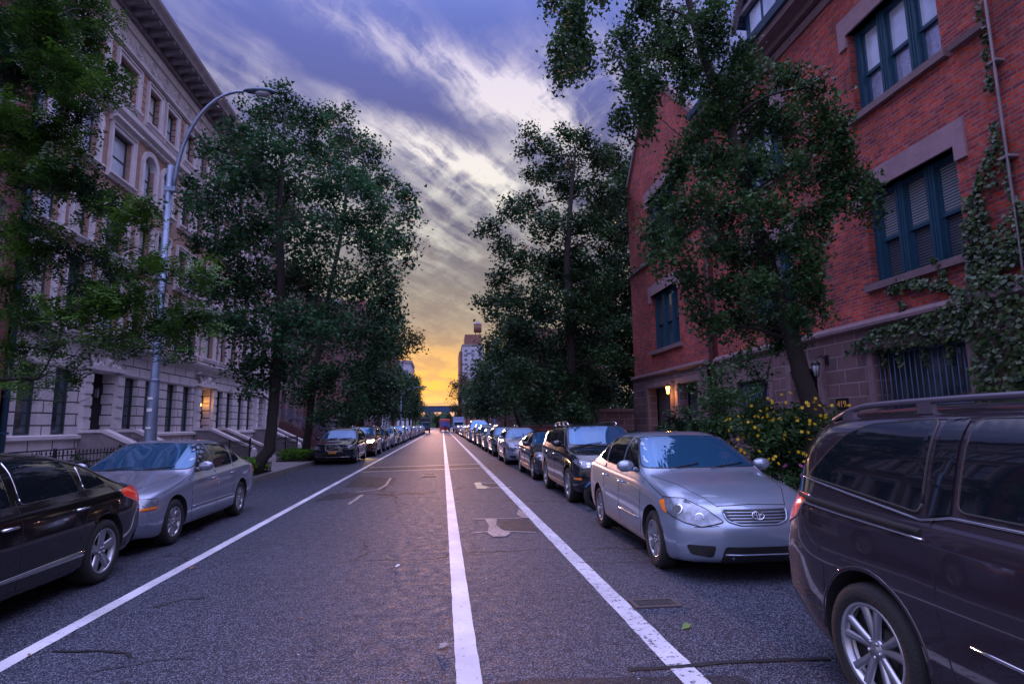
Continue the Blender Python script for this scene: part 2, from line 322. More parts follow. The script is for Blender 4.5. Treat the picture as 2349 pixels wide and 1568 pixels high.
# ---------------------------------------------------------------- ground, road, pavements
KL, KR, FL, FR = -5.45, 4.45, -11.0, 8.8
def asphalt(name, base=(.018,.020,.036), light=(.17,.18,.23)):
    mt = bpy.data.materials.new(name); mt.use_nodes = True; nt = mt.node_tree; nd, lk = nt.nodes, nt.links; p = nd['Principled BSDF']
    t = nd.new('ShaderNodeTexCoord'); O = t.outputs['Object']
    def nz(sc, d=4, r=.6, st=None):
        n = nd.new('ShaderNodeTexNoise'); n.inputs['Scale'].default_value = sc; n.inputs['Detail'].default_value = d; n.inputs['Roughness'].default_value = r
        if st:
            mp = nd.new('ShaderNodeMapping'); mp.inputs['Scale'].default_value = st; lk.new(O, mp.inputs[0]); lk.new(mp.outputs[0], n.inputs['Vector'])
        else: lk.new(O, n.inputs['Vector'])
        return n.outputs['Fac']
    def mr(x, a, b, c=0, d=1):
        n = nd.new('ShaderNodeMapRange'); lk.new(x, n.inputs[0]); n.inputs[1].default_value = a; n.inputs[2].default_value = b; n.inputs[3].default_value = c; n.inputs[4].default_value = d; return n.outputs[0]
    def mx(f, a, b, mode='MIX'):
        n = nd.new('ShaderNodeMix'); n.data_type = 'RGBA'; n.blend_type = mode
        (lk.new(f, n.inputs[0]) if not isinstance(f, float) else setattr(n.inputs[0], 'default_value', f))
        for i, x in ((6,a),(7,b)):
            if isinstance(x, tuple): n.inputs[i].default_value = (*x,1)
            else: lk.new(x, n.inputs[i])
        return n.outputs[2]
    vo = nd.new('ShaderNodeTexVoronoi'); vo.inputs['Scale'].default_value = 125; vo.inputs['Randomness'].default_value = 1; lk.new(O, vo.inputs['Vector'])
    sv = nd.new('ShaderNodeSeparateColor'); lk.new(vo.outputs['Color'], sv.inputs[0])
    stone = mr(sv.outputs[0], .62, 1.0)                      # aggregate: some stones pale
    big = nz(.35, 6, .7); mid = nz(2.2, 6, .7, (1,.35,1))
    c = mx(mr(big, .35, .68), tuple(x*.72 for x in base), tuple(x*1.25 for x in base))
    c = mx(mr(mid, .40, .72, 0, .55), c, tuple(x*.5 for x in base))
    c = mx(stone, c, light, 'MIX'); 
    # paler where tyres polished the lane
    lk.new(c, p.inputs['Base Color'])
    ro = mr(nz(8,3), .3, .7, .58, .80); lk.new(ro, p.inputs['Roughness']); p.inputs['Specular IOR Level'].default_value = .26
    # bump: aggregate plus hairline cracks
    cr = nd.new('ShaderNodeTexVoronoi'); cr.feature = 'DISTANCE_TO_EDGE'; cr.inputs['Scale'].default_value = .21
    wv = nd.new('ShaderNodeTexNoise'); wv.inputs['Scale'].default_value = 1.4; wv.inputs['Detail'].default_value = 5; lk.new(O, wv.inputs['Vector'])
    vm = nd.new('ShaderNodeVectorMath'); vm.operation = 'MULTIPLY_ADD'; lk.new(wv.outputs['Color'], vm.inputs[0]); vm.inputs[1].default_value = (1.3,1.3,0); lk.new(O, vm.inputs[2]); lk.new(vm.outputs[0], cr.inputs['Vector'])
    cmk = mr(nz(.12,3), .44, .56, .0, .011)
    cdv = nd.new('ShaderNodeMath'); cdv.operation = 'SUBTRACT'; lk.new(cr.outputs['Distance'], cdv.inputs[0]); lk.new(cmk, cdv.inputs[1])
    crack = mr(cdv.outputs[0], -.004, .0005)
    h = nd.new('ShaderNodeMath'); h.operation = 'MULTIPLY_ADD'; lk.new(crack, h.inputs[0]); h.inputs[1].default_value = 1.3
    hd = nd.new('ShaderNodeMath'); hd.operation = 'SUBTRACT'; hd.inputs[0].default_value = .6; lk.new(vo.outputs['Distance'], hd.inputs[1]); lk.new(hd.outputs[0], h.inputs[2])
    bp = nd.new('ShaderNodeBump'); bp.inputs['Strength'].default_value = .8; bp.inputs['Distance'].default_value = .006; lk.new(h.outputs[0], bp.inputs['Height']); lk.new(bp.outputs[0], p.inputs['Normal'])
    c2 = mx(crack, tuple(x*.25 for x in base), c); lk.new(c2, p.inputs['Base Color'])
    return mt
MT['asphalt'] = asphalt('asphalt')
MT['patch'] = asphalt('newer asphalt', (.011,.012,.019), (.06,.06,.08))
def wornpaint(name, colr, wear=.56, under=(.05,.05,.06)):
    mt = mat(name, colr, .6); nt = mt.node_tree; nd, lk = nt.nodes, nt.links; p = nd['Principled BSDF']
    t = nd.new('ShaderNodeTexCoord'); n = nd.new('ShaderNodeTexNoise'); n.inputs['Scale'].default_value = 16; n.inputs['Detail'].default_value = 9; n.inputs['Roughness'].default_value = .75
    lk.new(t.outputs['Object'], n.inputs['Vector'])
    r = nd.new('ShaderNodeMapRange'); lk.new(n.outputs['Fac'], r.inputs[0]); r.inputs[1].default_value = wear; r.inputs[2].default_value = wear+.05
    n2 = nd.new('ShaderNodeTexNoise'); n2.inputs['Scale'].default_value = 1.3; n2.inputs['Detail'].default_value = 5; lk.new(t.outputs['Object'], n2.inputs['Vector'])
    mm = nd.new('ShaderNodeMix'); mm.data_type = 'RGBA'; r2 = nd.new('ShaderNodeMapRange'); lk.new(n2.outputs['Fac'], r2.inputs[0]); r2.inputs[1].default_value = .35; r2.inputs[2].default_value = .65
    lk.new(r2.outputs[0], mm.inputs[0]); mm.inputs[6].default_value = (*(c*.66 for c in colr),1); mm.inputs[7].default_value = (*colr,1)
    mx = nd.new('ShaderNodeMix'); mx.data_type = 'RGBA'; lk.new(r.outputs[0], mx.inputs[0]); lk.new(mm.outputs[2], mx.inputs[6]); mx.inputs[7].default_value = (*under,1)
    lk.new(mx.outputs[2], p.inputs['Base Color'])
    b = nd.new('ShaderNodeBump'); b.inputs['Strength'].default_value = .3; b.inputs['Distance'].default_value = .004; lk.new(n.outputs['Fac'], b.inputs['Height']); lk.new(b.outputs[0], p.inputs['Normal'])
    return mt
MT['line'] = wornpaint('white road paint', (.62,.60,.66), .60)
MT['line2'] = wornpaint('worn road paint', (.60,.58,.63), .545)
MT['scrape'] = wornpaint('scraped beige paint', (.34,.26,.24), .53)
MT['cream'] = wornpaint('cream utility paint', (.55,.48,.30), .57)

m_ = MB(); m_.box((-1500,-300,-1.0),(1500,2600,-.03)); tag(m_.build('ground', MT['ground']), kind='structure')
m_ = MB()
for i in range(27):
    y0 = -20+i*16; m_.add([(KL,y0,0),(KR,y0,0),(KR,y0+16,0),(KL,y0+16,0)], [(0,1,2,3)])
tag(m_.build('road', MT['asphalt']), kind='structure')
m_ = MB(); m_.box((FL-.2,-20,-.5),(KL-.16,412,.15)); tag(m_.build('pavement', MT['walk']), kind='structure')
m_ = MB(); m_.box((KR+.16,-20,-.5),(FR+.2,412,.15)); tag(m_.build('pavement', MT['walk']), kind='structure')
for x0, x1 in ((KL-.16,KL),(KR,KR+.16)):
    m_ = MB(); y = -20.0
    while y < 412:
        m_.box((x0,y+.006,-.5),(x1,y+1.794,.153)); y += 1.8
    tag(m_.build('kerb', MT['kerb'], bevel=0), kind='structure')
def sheet(name, pts, z, m, h=None):
    mb = MB(); mb.add([(x,y,z) for x,y in pts], [tuple(range(len(pts)))]); return tag(mb.build(name, m), kind='structure')
def ribbon(name, x0, x1, ya, yb, m, z=.004, jag=.0025, step=.12):
    mb = MB(); vs = []; y = ya; rows = []
    while y < yb:
        rows.append(y); y += step*(1+max(0,y-20)*.08)
    rows.append(yb)
    for y in rows: vs += [(x0+random.uniform(-jag,jag),y,z),(x1+random.uniform(-jag,jag),y,z)]
    mb.add(vs, [(2*i,2*i+1,2*i+3,2*i+2) for i in range(len(rows)-1)]); return tag(mb.build(name, m), kind='structure')
ribbon('lane_line', -3.06,-2.93,-4,300,MT['line'])
ribbon('lane_line', .095,.255,-4,300,MT['line'])
ribbon('lane_line', 1.49,1.66,-4,300,MT['line2'], jag=.005)
# repair trenches across the lane, their sealed edges, utility boxes
def G(px, py): 
    d = _F + _R*((px-CXP)/FPX) + _U*((CYP-py)/FPX); t = -EYE/d.z; return (d.x*t, d.y*t)
def strip(name, pix, m, z, w=None):
    return sheet(name, [G(*p) for p in pix], z, m)
def line_strip(name, pix, w, m, z=.006, jag=.25, n=9):
    pts = [Vector(G(*p)) for p in pix]; P = []
    for a, b in zip(pts, pts[1:]):
        P += [a.lerp(b, i/n) for i in range(n)]
    P.append(pts[-1]); vs = []
    for i, p in enumerate(P):
        d = (P[min(i+1,len(P)-1)]-P[max(i-1,0)]).normalized(); q = Vector((-d.y,d.x))*w*.5
        vs += [(*(p+q*(1+random.uniform(-jag,jag))),z),(*(p-q*(1+random.uniform(-jag,jag))),z)]
    mb = MB().add(vs, [(2*i,2*i+1,2*i+3,2*i+2) for i in range(len(P)-1)]); return tag(mb.build(name, m), kind='structure')
MT['seal'] = mat('crack sealant', (.010,.010,.012), .5, var=.2)
sheet('road_patch', [(-2.8,21.3),(.08,22.1),(.08,24.2),(-2.75,23.4)], .003, MT['patch'])
sheet('road_patch', [(.27,22.1),(1.48,22.2),(1.48,24.3),(.27,24.2)], .003, MT['patch'])
for a, b in (((-2.85,21.35),(1.5,22.15)),((-2.8,23.5),(1.5,24.3))):
    mb = MB(); mb.add([(a[0],a[1],.0055),(b[0],b[1],.0055),(b[0],b[1]+.15,.0055),(a[0],a[1]+.14,.0055)],[(0,1,2,3)]); tag(mb.build('patch_edge', MT['line2']), kind='structure')
sheet('road_patch', [(-2.9,34),(1.5,34.3),(1.5,35.0),(-2.9,34.6)], .003, MT['patch'])
strip('road_patch', [(790,1118),(868,1117),(900,1112),(908,1095),(822,1093)], MT['patch'], .003)
line_strip('patch_edge', [(818,1128),(868,1122),(886,1112),(896,1096)], .07, MT['scrape'])
strip('road_patch', [(715,1150),(800,1143),(835,1131),(760,1131)], MT['patch'], .003)
line_strip('patch_edge', [(800,1156),(812,1148),(832,1134)], .08, MT['scrape'])
line_strip('patch_edge', [(1103,1107),(1157,1108)], .07, MT['line2']); line_strip('patch_edge', [(1100,1119),(1172,1117)], .07, MT['line2'])
strip('road_patch', [(1102,1108.5),(1160,1109.5),(1168,1116),(1110,1117.5)], MT['patch'], .003)
strip('paint_mark', [(1088,1107),(1103,1106),(1106,1113),(1124,1117),(1112,1121),(1094,1120),(1090,1112)], MT['cream'], .007)
line_strip('patch_edge', [(1083,1190),(1145,1189),(1200,1187)], .06, MT['scrape']); line_strip('patch_edge', [(1082,1222),(1140,1217),(1230,1221)], .06, MT['scrape'])
strip('road_patch', [(1140,1193),(1210,1191),(1236,1218),(1150,1214)], MT['patch'], .003)
strip('paint_mark', [(1112,1190),(1140,1191),(1138,1204),(1150,1214),(1172,1222),(1160,1230),(1132,1231),(1118,1222),(1122,1206)], MT['scrape'], .007)
strip('paint_mark', [(1190,1168),(1203,1176),(1214,1188),(1200,1188),(1185,1180)], MT['scrape'], .007)
line_strip('crack_seal', [(1440,1537),(1560,1530),(1660,1520),(1800,1514),(1905,1512)], .042, MT['seal'], .0085)
line_strip('crack_seal', [(120,1494),(170,1495),(230,1493),(292,1499),(298,1508)], .028, MT['seal'], .0085, .5)
line_strip('crack_seal', [(210,1540),(300,1528),(355,1514),(440,1510)], .012, MT['seal'], .0085, .6)
line_strip('crack_seal', [(350,1395),(420,1375),(470,1372)], .018, MT['seal'], .0085, .6)
line_strip('crack_seal', [(1325,1290),(1450,1290),(1520,1290)], .012, MT['seal'], .0085, .6)
strip('road_patch', [(1130,1568),(1230,1556),(1700,1549),(1760,1600),(1130,1600)], MT['patch'], .003)
# cast-iron cover by the minivan
def cover(loc, w, l, rot, label, frame=.035):
    r = empty('utility_cover', loc, rot); tag(r, label, 'utility cover')
    mb = MB(); mb.box((-w/2,-l/2,0),(w/2,-l/2+frame,.011)); mb.box((-w/2,l/2-frame,0),(w/2,l/2,.011)); mb.box((-w/2,-l/2+frame,0),(-w/2+frame,l/2-frame,.011)); mb.box((w/2-frame,-l/2+frame,0),(w/2,l/2-frame,.011))
    mb.build('frame', MT['rust'], r)
    mb = MB(); mb.box((-w/2+frame,-l/2+frame,0),(w/2-frame,l/2-frame,.006))
    for i in range(7):
        for j in range(4):
            x = -w/2+frame+.03+i*(w-2*frame-.09)/6; y = -l/2+frame+.03+j*(l-2*frame-.09)/3
            if (i+j) % 2 == 0 or j in (1,2): mb.box((x,y,.006),(x+.022,y+.03,.0105))
    mb.build('lid', MT['rustdk'], r); return r
MT['rust'] = mat('rusty iron', (.085,.065,.065), .7, metal=.3, var=.3, vscale=20); MT['rustdk'] = mat('dark rusty iron', (.035,.032,.035), .7, metal=.3, var=.3, vscale=20)
g = G(1502,1384); cover((g[0],g[1],.002), .42, .24, -.02, 'rusty rectangular iron cover in the asphalt beside the minivan')
g = G(985,1090); cover((g[0],g[1],.002), .42, 1.0, 0, 'dark square cover set in the lane left of the white centre stripe')
mb = MB(); n_ = 80; vs = []
for i in range(n_+1):
    x = -160+320*i/n_; h = 12+2.5*math.sin(i*1.9)+1.8*math.sin(i*4.3+1); vs += [(x,468,-1),(x,472,h*.8),(x,480,h)]
mb.add(vs, [(3*i+j,3*i+3+j,3*i+4+j,3*i+1+j) for i in range(n_) for j in range(2)]); tag(mb.build('hills', MT['leaf_dark']), kind='structure')
# ---------------------------------------------------------------- facade kit: u along the wall (Y), z up, d out of the wall
def wall_mesh(name, mats, fn, u0, u1, z0, z1, holes, d=0, reveal=.3, mi=0, parent=None, thick=.35):
    mb = MB(); us = sorted({u0,u1}|{h[0] for h in holes}|{h[1] for h in holes}); zs = sorted({z0,z1}|{h[2] for h in holes}|{h[3] for h in holes})
    for i in range(len(us)-1):
        for j in range(len(zs)-1):
            uc, zc = (us[i]+us[i+1])/2, (zs[j]+zs[j+1])/2
            if any(h[0] < uc < h[1] and h[2] < zc < h[3] for h in holes): continue
            mb.add([fn(us[i],zs[j],d),fn(us[i+1],zs[j],d),fn(us[i+1],zs[j+1],d),fn(us[i],zs[j+1],d)], [(0,1,2,3)], mi)
    for h in holes:
        a, b, c, e = h[:4]; r = h[4] if len(h) > 4 else reveal
        mb.add([fn(a,c,d),fn(b,c,d),fn(b,e,d),fn(a,e,d),fn(a,c,d-r),fn(b,c,d-r),fn(b,e,d-r),fn(a,e,d-r)], [(0,1,5,4),(1,2,6,5),(2,3,7,6),(3,0,4,7)], mi)
    return mb
def fbox(mb, fn, u0, u1, z0, z1, d0, d1, mi=0):
    P = [fn(u,z,d) for d in (d0,d1) for z in (z0,z1) for u in (u0,u1)]
    return mb.add(P, [(0,1,3,2),(4,6,7,5),(0,4,5,1),(2,3,7,6),(0,2,6,4),(1,5,7,3)], mi)
def ledge(mb, fn, u0, u1, prof, mi=0):                 # prof: list of (d,z) extruded along u
    n = len(prof); vs = [fn(u0,z,d) for d,z in prof]+[fn(u1,z,d) for d,z in prof]
    return mb.add(vs, [tuple(range(n)), tuple(range(2*n-1,n-1,-1))]+[(i,(i+1)%n,n+(i+1)%n,n+i) for i in range(n)], mi)
def window_meshes(key, w, h, kind='sash', trim=.14, pane='pane', surround=True, sill=True, fm='frame', smat='stone', arch=False, cap=False):
    """meshes of one window in local (u,z,d) with the wall plane at d=0; returned as dict of MB"""
    I = lambda u,z,d: (u,z,d)
    fr = MB(); pn = MB(); sr = MB(); si = MB(); f = .055; D = -.20
    fbox(fr,I,-w/2,-w/2+f,0,h,D-.05,D+.04); fbox(fr,I,w/2-f,w/2,0,h,D-.05,D+.04); fbox(fr,I,-w/2+f,w/2-f,h-f,h,D-.05,D+.04); fbox(fr,I,-w/2+f,w/2-f,0,f,D-.05,D+.04)
    fbox(fr,I,-w/2+f,w/2-f,h*.5-.025,h*.5+.035,D-.04,D+.02)
    if arch:
        for a, b in ((0,9),):
            n = 10; 
            for sgn in (-1,1):      # spandrels close the square opening to a round head
                poly = [(sgn*w/2, h)]+[(sgn*(w/2)*math.cos(math.pi/2*i/n), h-w/2+(w/2)*math.sin(math.pi/2*i/n)) for i in range(n+1)]
                sr.prism(poly, lambda u,z,d: (u,z,d), D-.05, .003)
    pn.add([(-w/2+f,f,D),(w/2-f,f,D),(w/2-f,h-f,D),(-w/2+f,h-f,D)],[(0,1,2,3)])
    if surround:
        t = trim
        if arch:
            n = 14; R0, R1 = w/2, w/2+t; vs = []
            for i in range(n+1):
                a = math.pi*i/n
                for R in (R0,R1):
                    for d in (.004,.09 if R == R0 else .12): vs.append((R*math.cos(a), h-w/2+R*math.sin(a), d))
            sr.add(vs, [q for i in range(n) for q in ((4*i,4*i+1,4*i+5,4*i+4),(4*i+1,4*i+3,4*i+7,4*i+5),(4*i+3,4*i+2,4*i+6,4*i+7))])
            for s_ in (-1,1): fbox(sr,I,min(s_*w/2,s_*(w/2+t)),max(s_*w/2,s_*(w/2+t)),0,h-w/2,.0,.105)
        else:
            for a, b, c, e in ((-w/2-t,-w/2,0,h),(w/2,w/2+t,0,h),(-w/2-t,w/2+t,h,h+t)):
                fbox(sr,I,a,b,c,e,.0,.07)
            for a, b, c, e in ((-w/2-t,-w/2-t+.045,0,h+t-.045),(w/2+t-.045,w/2+t,0,h+t-.045),(-w/2-t,w/2+t,h+t-.045,h+t)):
                fbox(sr,I,a,b,c,e,.07,.115)
            if cap: ledge(sr,I,-w/2-t-.08,w/2+t+.08,[(0,h+t),(.08,h+t),(.12,h+t+.1),(.26,h+t+.14),(.26,h+t+.2),(0,h+t+.22)])
    if sill: ledge(si,I,-w/2-trim-.05,w/2+trim+.05,[(-.18,0),(.2,0),(.2,-.06),(.12,-.10),(.1,-.17),(0,-.17)])
    out = {'window': (fr,fm), 'pane': (pn,pane)}
    if sr.v: out['surround'] = (sr,smat)
    if si.v: out['sill'] = (si,smat)
    res = {}
    for k, (mb, mm) in out.items(): res[k] = mb.mesh(key+'_'+k, MT[mm])
    return res
def place_window(ms, parent, mtx):
    o = link('window', ms['window'], parent); o.matrix_local = mtx
    for k in ms:
        if k == 'window': continue
        c = link(k, ms[k], o)
        if k == 'pane':
            q = random.random(); alt = 'shade' if q < .22 else ('panedk' if q < .42 else ('blinds' if q < .52 else None))
            if alt and ms[k].materials[0].name == MT['pane'].name:
                if (ms[k].name, alt) not in PV:
                    me = ms[k].copy(); me.materials.clear(); me.materials.append(MT[alt]); PV[(ms[k].name, alt)] = me
                c.data = PV[(ms[k].name, alt)]
    return o
PV = {}; MT['shade'] = mat('window with drawn shade', (.55,.52,.50), .35, spec=.8, var=.08)
def fnL(Xf, Y0=0): return lambda u,z,d: (Xf+d, Y0+u, z)
def fnR(Xf, Y0=0): return lambda u,z,d: (Xf-d, Y0+u, z)
def mtxL(Xf, y, z): return Matrix(((0,0,1,Xf),(1,0,0,y),(0,1,0,z),(0,0,0,1)))
def mtxR(Xf, y, z): return Matrix(((0,0,-1,Xf),(1,0,0,y),(0,1,0,z),(0,0,0,1)))
# ---------------------------------------------------------------- limestone row houses on the left
UW = 8.3; UPOS = [(.86,.86),(2.32,.86),(4.15,1.22),(6.0,.86),(7.42,.86)]
wm = {}
for nm, w, h, kw in (('g',.86,1.92,dict(surround=False, sill=False, pane='panedk')), ('f2',.86,1.95,{}), ('f2c',1.22,1.95,dict(cap=True)), ('f3',.86,1.6,{}), ('f3c',1.22,1.6,{}),
                     ('f4a',.86,1.7,dict(arch=True,trim=.17)), ('f4c',1.22,1.6,dict(cap=True,trim=.17)), ('f5',.86,1.42,dict(trim=.17)), ('f5c',1.22,1.42,dict(trim=.17))):
    wm[nm] = window_meshes(nm, w, h, **kw)
def scroll(mb, c, sgn, s=1.0, mi=0):
    pts = []
    for i in range(22):
        a = i/21*math.pi*3.2; r = (.03+.19*(1-i/21))*s
        pts.append((c[0]+.10, c[1]+sgn*(math.cos(a)*r+.12*s), c[2]+math.sin(a)*r))
    mb.tube(pts, [.045*s*(1-.5*i/21) for i in range(22)], 6, mi)
def limestone_house(Y0, idx, label):
    r = empty('row_house', (FL,Y0,0)); tag(r, label, 'house', 'limestone row houses with stoops')
    fn = fnL(0, 0); holes_g = [(u-w/2,u+w/2,1.47,3.39) for u,w in UPOS if w < 1]+[(3.5,4.8,1.47,3.42,1.1)]
    mb = wall_mesh('wall', None, fn, 0, UW, 1.45, 4.2, holes_g, 0)
    b1 = mb.build('ground_floor_wall', MT['limestone'], r)
    mb = MB(); fbox(mb,fn,0,UW,.15,1.36,-.3,.05); mb.build('basement_wall', MT['limestone'], r)
    mb = MB(); ledge(mb,fn,0,UW,[(0,1.30),(.16,1.34),(.16,1.43),(0,1.46)]); ledge(mb,fn,0,UW,[(0,4.12),(.06,4.16),(.1,4.26),(.3,4.34),(.34,4.42),(.34,4.5),(0,4.56)]); ledge(mb,fn,0,UW,[(0,3.40),(.035,3.41),(.06,3.47),(0,3.49)])
    mb.build('string_course', MT['stone'], r)
    holes = []
    for k, (u, w) in enumerate(UPOS):
        holes += [(u-w/2,u+w/2,4.8,6.75),(u-w/2,u+w/2,7.4,9.0),(u-w/2,u+w/2,10.0,11.7 if w < 1 else 11.6)]
    mb = wall_mesh('w', None, fn, 0, UW, 4.5, 12.05, holes, 0); mb.build('brick_wall', MT['tanbrick'], r)
    mb = wall_mesh('w', None, fn, 0, UW, 12.45, 14.62, [(u-w/2,u+w/2,12.85,14.27) for u,w in UPOS], 0); mb.build('top_floor_wall', MT['grooved'], r)
    mb = MB()
    ledge(mb,fn,0,UW,[(0,12.0),(.08,12.02),(.1,12.14),(.28,12.24),(.30,12.4),(0,12.47)])
    for i in range(int(UW/.16)): fbox(mb,fn,i*.16+.03,i*.16+.11,12.03,12.12,.08,.17)
    mb.build('string_course', MT['stone'], r)
    # frieze with roundels, dentils, modillion cornice
    mb = MB(); fbox(mb,fn,0,UW,14.62,15.62,-.3,.04); ledge(mb,fn,0,UW,[(.03,14.62),(.12,14.66),(.1,14.78),(.04,14.8)])
    ledge(mb,fn,0,UW,[(.03,15.40),(.12,15.42),(.14,15.52),(.2,15.62),(.03,15.62)])
    for i in range(8):
        u = .55+i*1.03
        for R, q in ((.24,.03),(.13,.03)):
            mb.tube([fn(u+R*math.cos(a),15.1+R*math.sin(a),.05) for a in [2*math.pi*k/14 for k in range(15)]], q, 5, caps=False)
        for s_ in (-1,1): mb.tube([fn(u+s_*(.27+.21*t), 15.1+.16*math.sin(t*6.2)*(1-t*.3), .05) for t in [k/8 for k in range(9)]], [.035*(1-k/12) for k in range(9)], 5, caps=False)
    mb.build('frieze', MT['stone'], r)
    mb = MB()
    ledge(mb,fn,0,UW,[(-.3,15.62),(.22,15.62),(.24,15.8),(-.3,15.8)]); ledge(mb,fn,0,UW,[(-.3,16.0),(.98,16.0),(1.02,16.12),(1.12,16.3),(1.14,16.42),(-.3,16.5)])
    ledge(mb,fn,0,UW,[(-.3,15.802),(.26,15.802),(.30,16.0),(-.3,16.0)])
    for i in range(int(UW/.11)): fbox(mb,fn,i*.11+.02,i*.11+.085,15.64,15.78,.22,.32)
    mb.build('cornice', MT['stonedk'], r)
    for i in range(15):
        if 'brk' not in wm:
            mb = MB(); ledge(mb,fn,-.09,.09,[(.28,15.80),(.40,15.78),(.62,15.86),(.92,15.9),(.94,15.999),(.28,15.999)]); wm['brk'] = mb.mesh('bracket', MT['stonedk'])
        link('cornice_bracket', wm['brk'], r, (0,.28+i*.553,0))
    # pilasters and carved cartouche at the entrance
    mb = MB()
    for a, b in ((3.08,3.42),(4.88,5.22)):
        fbox(mb,fn,a,b,1.46,3.42,.0,.14)
        for k in range(5): fbox(mb,fn,a-.012,b+.012,1.62+k*.36,1.88+k*.36,.02,.17)
    fbox(mb,fn,2.98,5.32,3.47,3.60,.0,.22); ledge(mb,fn,2.98,5.32,[(0,3.98),(.2,4.0),(.3,4.1),(0,4.12)])
    mb.build('door_surround', MT['stone'], r)
    mb = MB(); c = (.12,4.15,3.78)
    mb.ball(c,(.12,.17,.27)); mb.ball((.18,4.15,3.80),(.1,.09,.14))
    for s_ in (-1,1):
        scroll(mb,(.04,4.15+s_*.25,3.82),s_,.9); scroll(mb,(.04,4.15+s_*.62,3.72),s_,.55)
        mb.tube([(.1,4.15+s_*(.15+.7*t),3.96-.35*math.sin(t*3.1)) for t in [k/8 for k in range(9)]], .06, 6)
        for k in range(4): mb.ball((.14,4.15+s_*(.3+.13*k),3.62+.05*math.sin(k*2)),(.07,.07,.09))
    mb.build('carved_cartouche', MT['stone'], r)
    # recessed door
    mb = MB(); fbox(mb,fn,3.5,4.8,1.47,3.42,-1.16,-1.1,0); d = mb.build('door_recess', MT['maroon'], r)
    mb = MB(); fbox(mb,fn,3.62,4.68,1.49,3.0,-1.1,-1.04); d = mb.build('door', MT['door'], r)
    mb = MB(); mb.add([fn(3.74,1.9,-1.036),fn(4.08,1.9,-1.036),fn(4.08,2.85,-1.036),fn(3.74,2.85,-1.036)],[(0,1,2,3)]); mb.add([fn(4.2,1.9,-1.036),fn(4.56,1.9,-1.036),fn(4.56,2.85,-1.036),fn(4.2,2.85,-1.036)],[(0,1,2,3)]); mb.build('door_pane', MT['panedk'], d)
    mb = MB(); mb.ball(fn(4.12,2.2,-1.0),(.03,.03,.03)); mb.build('handle', MT['galv'], d)
    mb = MB(); fbox(mb,fn,3.5,4.8,1.462,1.474,-1.1,.0); mb.build('threshold', MT['stone'], r)
    # hanging lantern in the entrance
    lm = 'lit' if idx == 1 else 'lensoff'
    lp = (-.35,4.5,2.72)
    mb = MB(); mb.tube([(lp[0],lp[1],3.42),(lp[0],lp[1],3.05)],.012,6)
    for a in (-1,1):
        for b in (-1,1): mb.tube([(lp[0]+a*.09,lp[1]+b*.09,2.62),(lp[0]+a*.11,lp[1]+b*.11,2.95)],.011,4)
    for z, q in ((2.60,.1),(2.95,.12),(3.0,.06)): mb.box((lp[0]-q,lp[1]-q,z),(lp[0]+q,lp[1]+q,z+.03))
    lo = mb.build('lantern', MT['iron'], r)
    mb = MB(); mb.box((lp[0]-.075,lp[1]-.075,2.64),(lp[0]+.075,lp[1]+.075,2.93)); mb.build('lantern_glass', MT[lm], lo)
    if idx == 1:
        pl = bpy.data.lights.new('lantern_light','POINT'); pl.energy = 3.5; pl.color = (1,.42,.08); pl.shadow_soft_size = .1; po = bpy.data.objects.new('lantern_light', pl); col.objects.link(po); po.parent = r; po.location = (-.15,4.5,2.75)
    # windows
    for k, (u, w) in enumerate(UPOS):
        c = w > 1
        if not c: place_window(wm['g'], r, mtxL(0,u,1.47))
        place_window(wm['f2c' if c else 'f2'], r, mtxL(0,u,4.8)); place_window(wm['f3c' if c else 'f3'], r, mtxL(0,u,7.4))
        place_window(wm['f4c' if c else 'f4a'], r, mtxL(0,u,10.0)); place_window(wm['f5c' if c else 'f5'], r, mtxL(0,u,12.85))
    mb = MB(); fbox(mb,fn,0,UW,.15,16.45,-9,-.32); mb.build('rear_block', MT['dark'], r)
    # stoop: treads between two sloping cheek walls
    mb = MB(); n = 8; x1 = 2.35
    for i in range(n):
        h = .15+(1.47-.15)*(1-i/n); mb.box((.0 if i == 0 else .62+(x1-.62)*(i-1)/(n-1),3.35,.15),(.62+(x1-.62)*i/(n-1),4.95,h))
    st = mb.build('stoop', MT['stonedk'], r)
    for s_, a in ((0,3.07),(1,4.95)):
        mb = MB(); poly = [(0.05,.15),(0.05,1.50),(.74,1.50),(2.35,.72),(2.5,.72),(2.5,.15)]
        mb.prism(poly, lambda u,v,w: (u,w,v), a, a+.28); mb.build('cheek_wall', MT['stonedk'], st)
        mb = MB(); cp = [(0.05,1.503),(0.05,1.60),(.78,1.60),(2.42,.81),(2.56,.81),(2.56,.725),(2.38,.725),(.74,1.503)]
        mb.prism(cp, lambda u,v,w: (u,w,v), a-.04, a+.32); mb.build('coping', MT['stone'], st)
        mb = MB(); mb.box((2.5,a-.03,.15),(2.72,a+.31,.55)); mb.ball((2.6,a+.14,.6),(.13,.15,.12)); mb.build('newel', MT['stone'], st)
    return r
limestone_house(16.1, 0, 'pale limestone row house nearest the camera, an unlit lantern in its entrance')
limestone_house(24.4, 1, 'middle limestone row house with a lit yellow lantern in its doorway')
limestone_house(32.7, 2, 'limestone row house half hidden behind the big pavement tree, next to the dark stoop house')
# drainpipe between the brick house and the limestone row
mb = MB(); mb.tube([(FL+.12,16.02,.15),(FL+.12,16.02,15.5)],.07,10)
for z in (1.5,4.5,7.5,10.5,13.5): mb.box((FL-.0,15.93,z),(FL+.2,16.11,z+.06))
tag(mb.build('drainpipe', MT['teal']), 'blue green drainpipe where the red brick house meets the limestone row', 'drainpipe')
